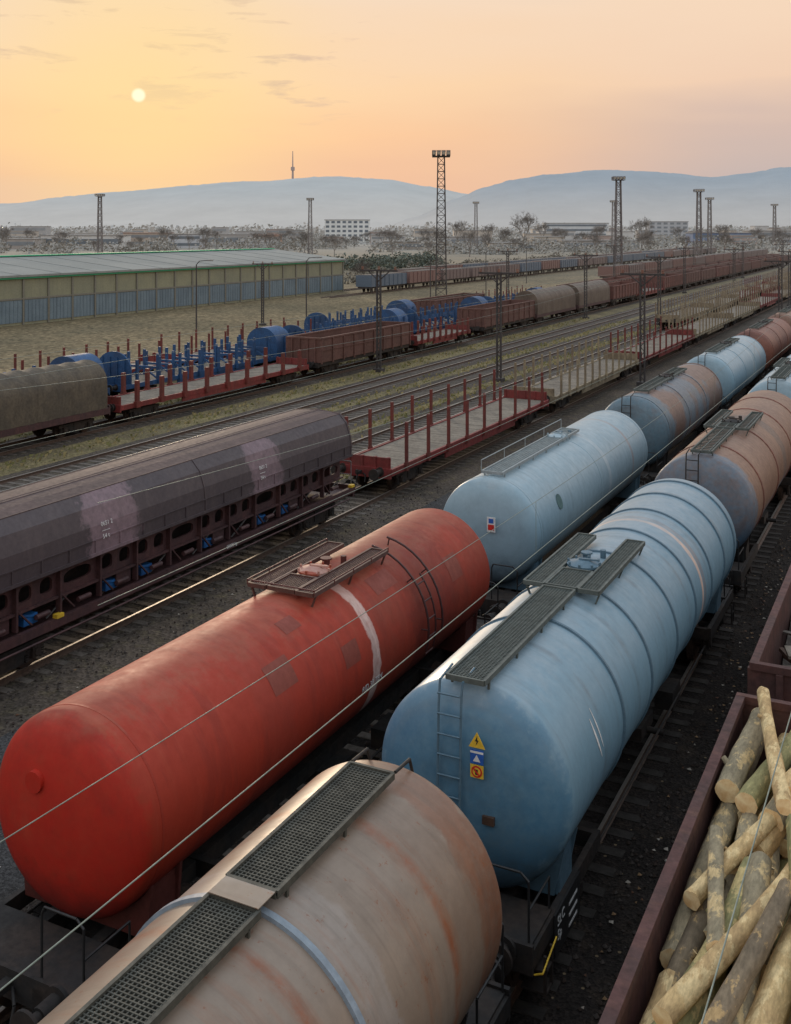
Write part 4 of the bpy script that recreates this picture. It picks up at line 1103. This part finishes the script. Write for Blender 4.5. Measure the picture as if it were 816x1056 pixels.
# ------------------------------------------------------------------ distant town
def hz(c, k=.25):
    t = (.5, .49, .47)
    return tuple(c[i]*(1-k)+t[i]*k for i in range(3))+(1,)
bmats = {}
def bmat(nm, c):
    key = tuple(round(v, 3) for v in c)
    if key not in bmats:
        m, N, b = new_mat(nm); pos = N.n('ShaderNodeNewGeometry').outputs['Position']
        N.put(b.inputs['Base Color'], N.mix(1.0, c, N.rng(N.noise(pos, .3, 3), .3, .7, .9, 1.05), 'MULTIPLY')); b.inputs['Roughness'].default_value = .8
        bmats[key] = m
    return bmats[key]
def building(px, Z, wpx, hpx, c, lab, floors=0, cols=0, depth=18, name='building', roofc=None, k=.35):
    p = survey(px2(px), Z); wd = wpx*Z/F; hh = hpx*Z/F
    T = thing(name, lab, 'building', (p.x, p.y, 0), YAW)
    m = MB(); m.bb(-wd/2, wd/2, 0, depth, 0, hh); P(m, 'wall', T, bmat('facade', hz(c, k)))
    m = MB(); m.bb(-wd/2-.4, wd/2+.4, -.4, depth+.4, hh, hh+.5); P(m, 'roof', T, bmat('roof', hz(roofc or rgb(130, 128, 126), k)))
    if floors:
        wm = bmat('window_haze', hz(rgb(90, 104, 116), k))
        if cols:
            me = MB().bb(-wd/cols*.3, wd/cols*.3, -.12, 0, 0, hh/floors*.5).mesh('window', [wm])
            for f_ in range(floors):
                for c_ in range(cols): put(me, 'window', T, (-wd/2+wd*(c_+.5)/cols, 0, hh*(f_+.3)/floors))
        else:
            me = MB().bb(-wd/2*.94, wd/2*.94, -.12, 0, 0, hh/floors*.4).mesh('window', [wm])
            for f_ in range(floors): put(me, 'window', T, (0, 0, hh*(f_+.35)/floors))
    return T
building(358, 950, 46, 23, rgb(228, 232, 230), 'white five-storey office block with square windows', 5, 8, k=.15)
building(300, 1000, 26, 12, rgb(160, 160, 158), 'grey office building at the town edge', 3, 0)
building(595, 1000, 66, 19, rgb(205, 210, 212), 'pale grey factory building with window bands', 4, 0, k=.2)
building(690, 1050, 40, 20, rgb(178, 184, 190), 'grey apartment block with rows of windows', 5, 6)
building(85, 640, 85, 13, rgb(218, 218, 214), 'long white flat-roofed industrial hall', 1, 0, k=.2)
building(150, 700, 46, 14, rgb(180, 160, 140), 'beige industrial hall with rusty roof', 2, 0, roofc=rgb(140, 84, 58))
building(190, 650, 34, 14, rgb(200, 206, 212), 'low white flat-roofed depot building', 2, 0, k=.2)
building(235, 720, 50, 12, rgb(165, 163, 160), 'grey low hall near the woods', 1, 0)
building(275, 700, 26, 12, rgb(190, 140, 100), 'low house with an orange roof', 1, 0, roofc=rgb(186, 104, 52))
building(20, 620, 34, 10, rgb(165, 155, 146), 'grey low storage hall beside trees', 1, 0)
building(470, 700, 60, 10, rgb(160, 162, 165), 'distant grey hall in the haze', 1, 0)
building(745, 700, 60, 14, rgb(86, 116, 160), 'blue industrial hall near the railway', 2, 0, k=.2)
building(800, 800, 50, 14, rgb(165, 165, 165), 'grey hall by the railway', 2, 0)
building(620, 600, 80, 9, rgb(145, 143, 141), 'low grey depot by the yard', 1, 0)
building(430, 600, 70, 8, rgb(150, 142, 134), 'long low grey storage shed', 1, 0)
building(530, 560, 50, 8, rgb(176, 168, 156), 'low beige shed by the tracks', 1, 0)
for k in range(52):
    c0 = random.choice(((150, 150, 150), (178, 178, 176), (206, 206, 204), (160, 122, 104), (186, 172, 152)))
    building(random.uniform(-60, 860), random.uniform(600, 1400), random.uniform(12, 40), random.uniform(7, 13), rgb(*c0), 'hazy distant town building among trees', random.randint(0, 3), 0, k=.5)

# ------------------------------------------------------------------ trees
twigm = bmat('bare_twigs', rgb(136, 130, 124))
twigd = plain('near_bare_twigs', rgb(88, 80, 72), rough=1)
def bare_tree(hh, seed, mat, lab, cat='tree'):
    rs = random.Random(seed)
    T = thing('tree', lab, cat, (0, 0, 0), 0, 'bare trees beyond the yard')
    tr = MB(); cr = MB()
    tr.cyl((0, 0, 0), (0, 0, hh*.3), hh*.022, 7, r2=hh*.016)
    def br(p, d_, ln, r, lev):
        e = p+d_*ln; (tr if lev == 0 else cr).cyl(p, e, r, 4 if lev < 3 else 3, r2=r*.6, caps=False)
        if lev >= 5: return
        for k in range(3 if lev < 4 else 4):
            nd = (d_+Vector((rs.uniform(-.8, .8), rs.uniform(-.8, .8), rs.uniform(-.25, .55)))).normalized()
            br(p+d_*ln*rs.uniform(.55, 1), nd, ln*rs.uniform(.6, .82), max(r*.55, hh*.0017), lev+1)
    for k in range(5):
        a = k*1.26+rs.uniform(-.3, .3)
        br(Vector((0, 0, hh*rs.uniform(.2, .32))), Vector((math.cos(a)*.6, math.sin(a)*.6, 1)).normalized(), hh*.24, hh*.011, 0)
    P(tr, 'trunk', T, mat); P(cr, 'crown', T, mat); return T
tA = bare_tree(18, 3, twigm, 'bare leafless tree in haze'); tB = bare_tree(16, 8, twigm, 'bare leafless tree in haze'); tC = bare_tree(9, 5, twigd, 'small bare tree beside the tracks')
pl = [(541, 620, tA, 1.35), (662, 640, tA, 1.3), (575, 700, tB, .9), (472, 640, tB, 1.1), (438, 620, tB, .9), (212, 640, tB, .95), (395, 700, tA, .8), (505, 760, tA, .9), (700, 700, tB, .9), (745, 650, tB, 1.0),
      (620, 800, tA, 1), (6, 600, tB, .9), (780, 720, tA, .9), (560, 820, tA, 1), (520, 700, tB, .8), (263, 650, tB, .7), (30, 660, tA, .7), (640, 560, tB, .7)]
for k in range(90): pl.append((random.uniform(-10, 830), random.uniform(430, 800), random.choice((tA, tB)), random.uniform(.35, .8)))
used = set()
for i, (px, Z, t_, sc) in enumerate(pl):
    p = survey(px2(px), Z)
    if -66 < p.x < 10: p.x = -70-random.uniform(0, 12) if p.x < -28 else 14+random.uniform(0, 30)
    if t_ in used: dup(t_, p, random.uniform(0, 6), scale=(sc, sc, sc*random.uniform(.85, 1.15)))
    else: t_.location = p; t_.scale = (sc,)*3; used.add(t_)
tC.location = (-104, 174, 0); tC.scale = (.5,)*3
for X, Y, sc in ((-101, 185, .55), (-108, 200, .6)): dup(tC, (X, Y, 0), random.uniform(0, 6), scale=(sc,)*3)
def wood(name, pts, mats, lab, n, leaf):
    m = MB()
    for (p, rx, rz) in pts:
        for k in range(n):
            while True:
                v = Vector((random.uniform(-1, 1), random.uniform(-1, 1), random.uniform(-.2, 1)))
                if v.length < 1: break
            c_ = Vector(p)+Vector((v.x*rx, v.y*rx, v.z*rz)); s_ = leaf*random.uniform(.5, 1.3)
            a = Vector((random.uniform(-1, 1), random.uniform(-1, 1), random.uniform(-1, 1))).normalized()*s_; b = a.orthogonal().normalized()*s_
            m.add([c_-a, c_+b, c_+a*.8, c_-b], [(0, 1, 2, 3)], random.randrange(len(mats)))
    o = P(m, name, None, mats, lab); o['kind'] = 'stuff'; o['category'] = 'trees'
pts = []
for k in range(90):
    X = random.uniform(-152, -132); Y = random.uniform(90, 300); pts.append(((X, Y, 0), random.uniform(3, 5), random.uniform(3, 5.0)))
wood('hedge', pts, [bmat('evergreen_a', rgb(96, 104, 92)), bmat('evergreen_b', rgb(84, 93, 85)), bmat('evergreen_c', rgb(108, 112, 97))], 'dark green hedge behind the warehouse', 320, .32)
pts = []
for k in range(300):
    Z = random.uniform(480, 1100); p = survey(px2(random.uniform(-80, 900)), Z)
    if -68 < p.x < 12: continue
    pts.append(((p.x, p.y, 0), random.uniform(7, 15), random.uniform(3, 9)))
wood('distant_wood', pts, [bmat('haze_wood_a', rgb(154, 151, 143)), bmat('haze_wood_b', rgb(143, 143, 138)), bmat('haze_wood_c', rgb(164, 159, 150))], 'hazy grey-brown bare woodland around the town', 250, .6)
pts = []
for k in range(220):
    Z = random.uniform(1600, 3000); p = survey(px2(random.uniform(-80, 900)), Z); pts.append(((p.x, p.y, 0), random.uniform(30, 60), random.uniform(10, 24)))
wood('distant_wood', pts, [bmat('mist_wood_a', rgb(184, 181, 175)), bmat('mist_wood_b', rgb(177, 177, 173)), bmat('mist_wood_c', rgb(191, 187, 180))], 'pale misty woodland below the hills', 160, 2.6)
pts = []
for k in range(70):
    X = random.uniform(-130, -104); Y = random.uniform(180, 420); pts.append(((X, Y, 0), random.uniform(2, 4), random.uniform(1.5, 3)))
wood('shrubs', pts, [bmat('shrub_a', rgb(122, 116, 104)), bmat('shrub_b', rgb(110, 106, 96))], 'brown shrubs beside the freight tracks', 120, .28)
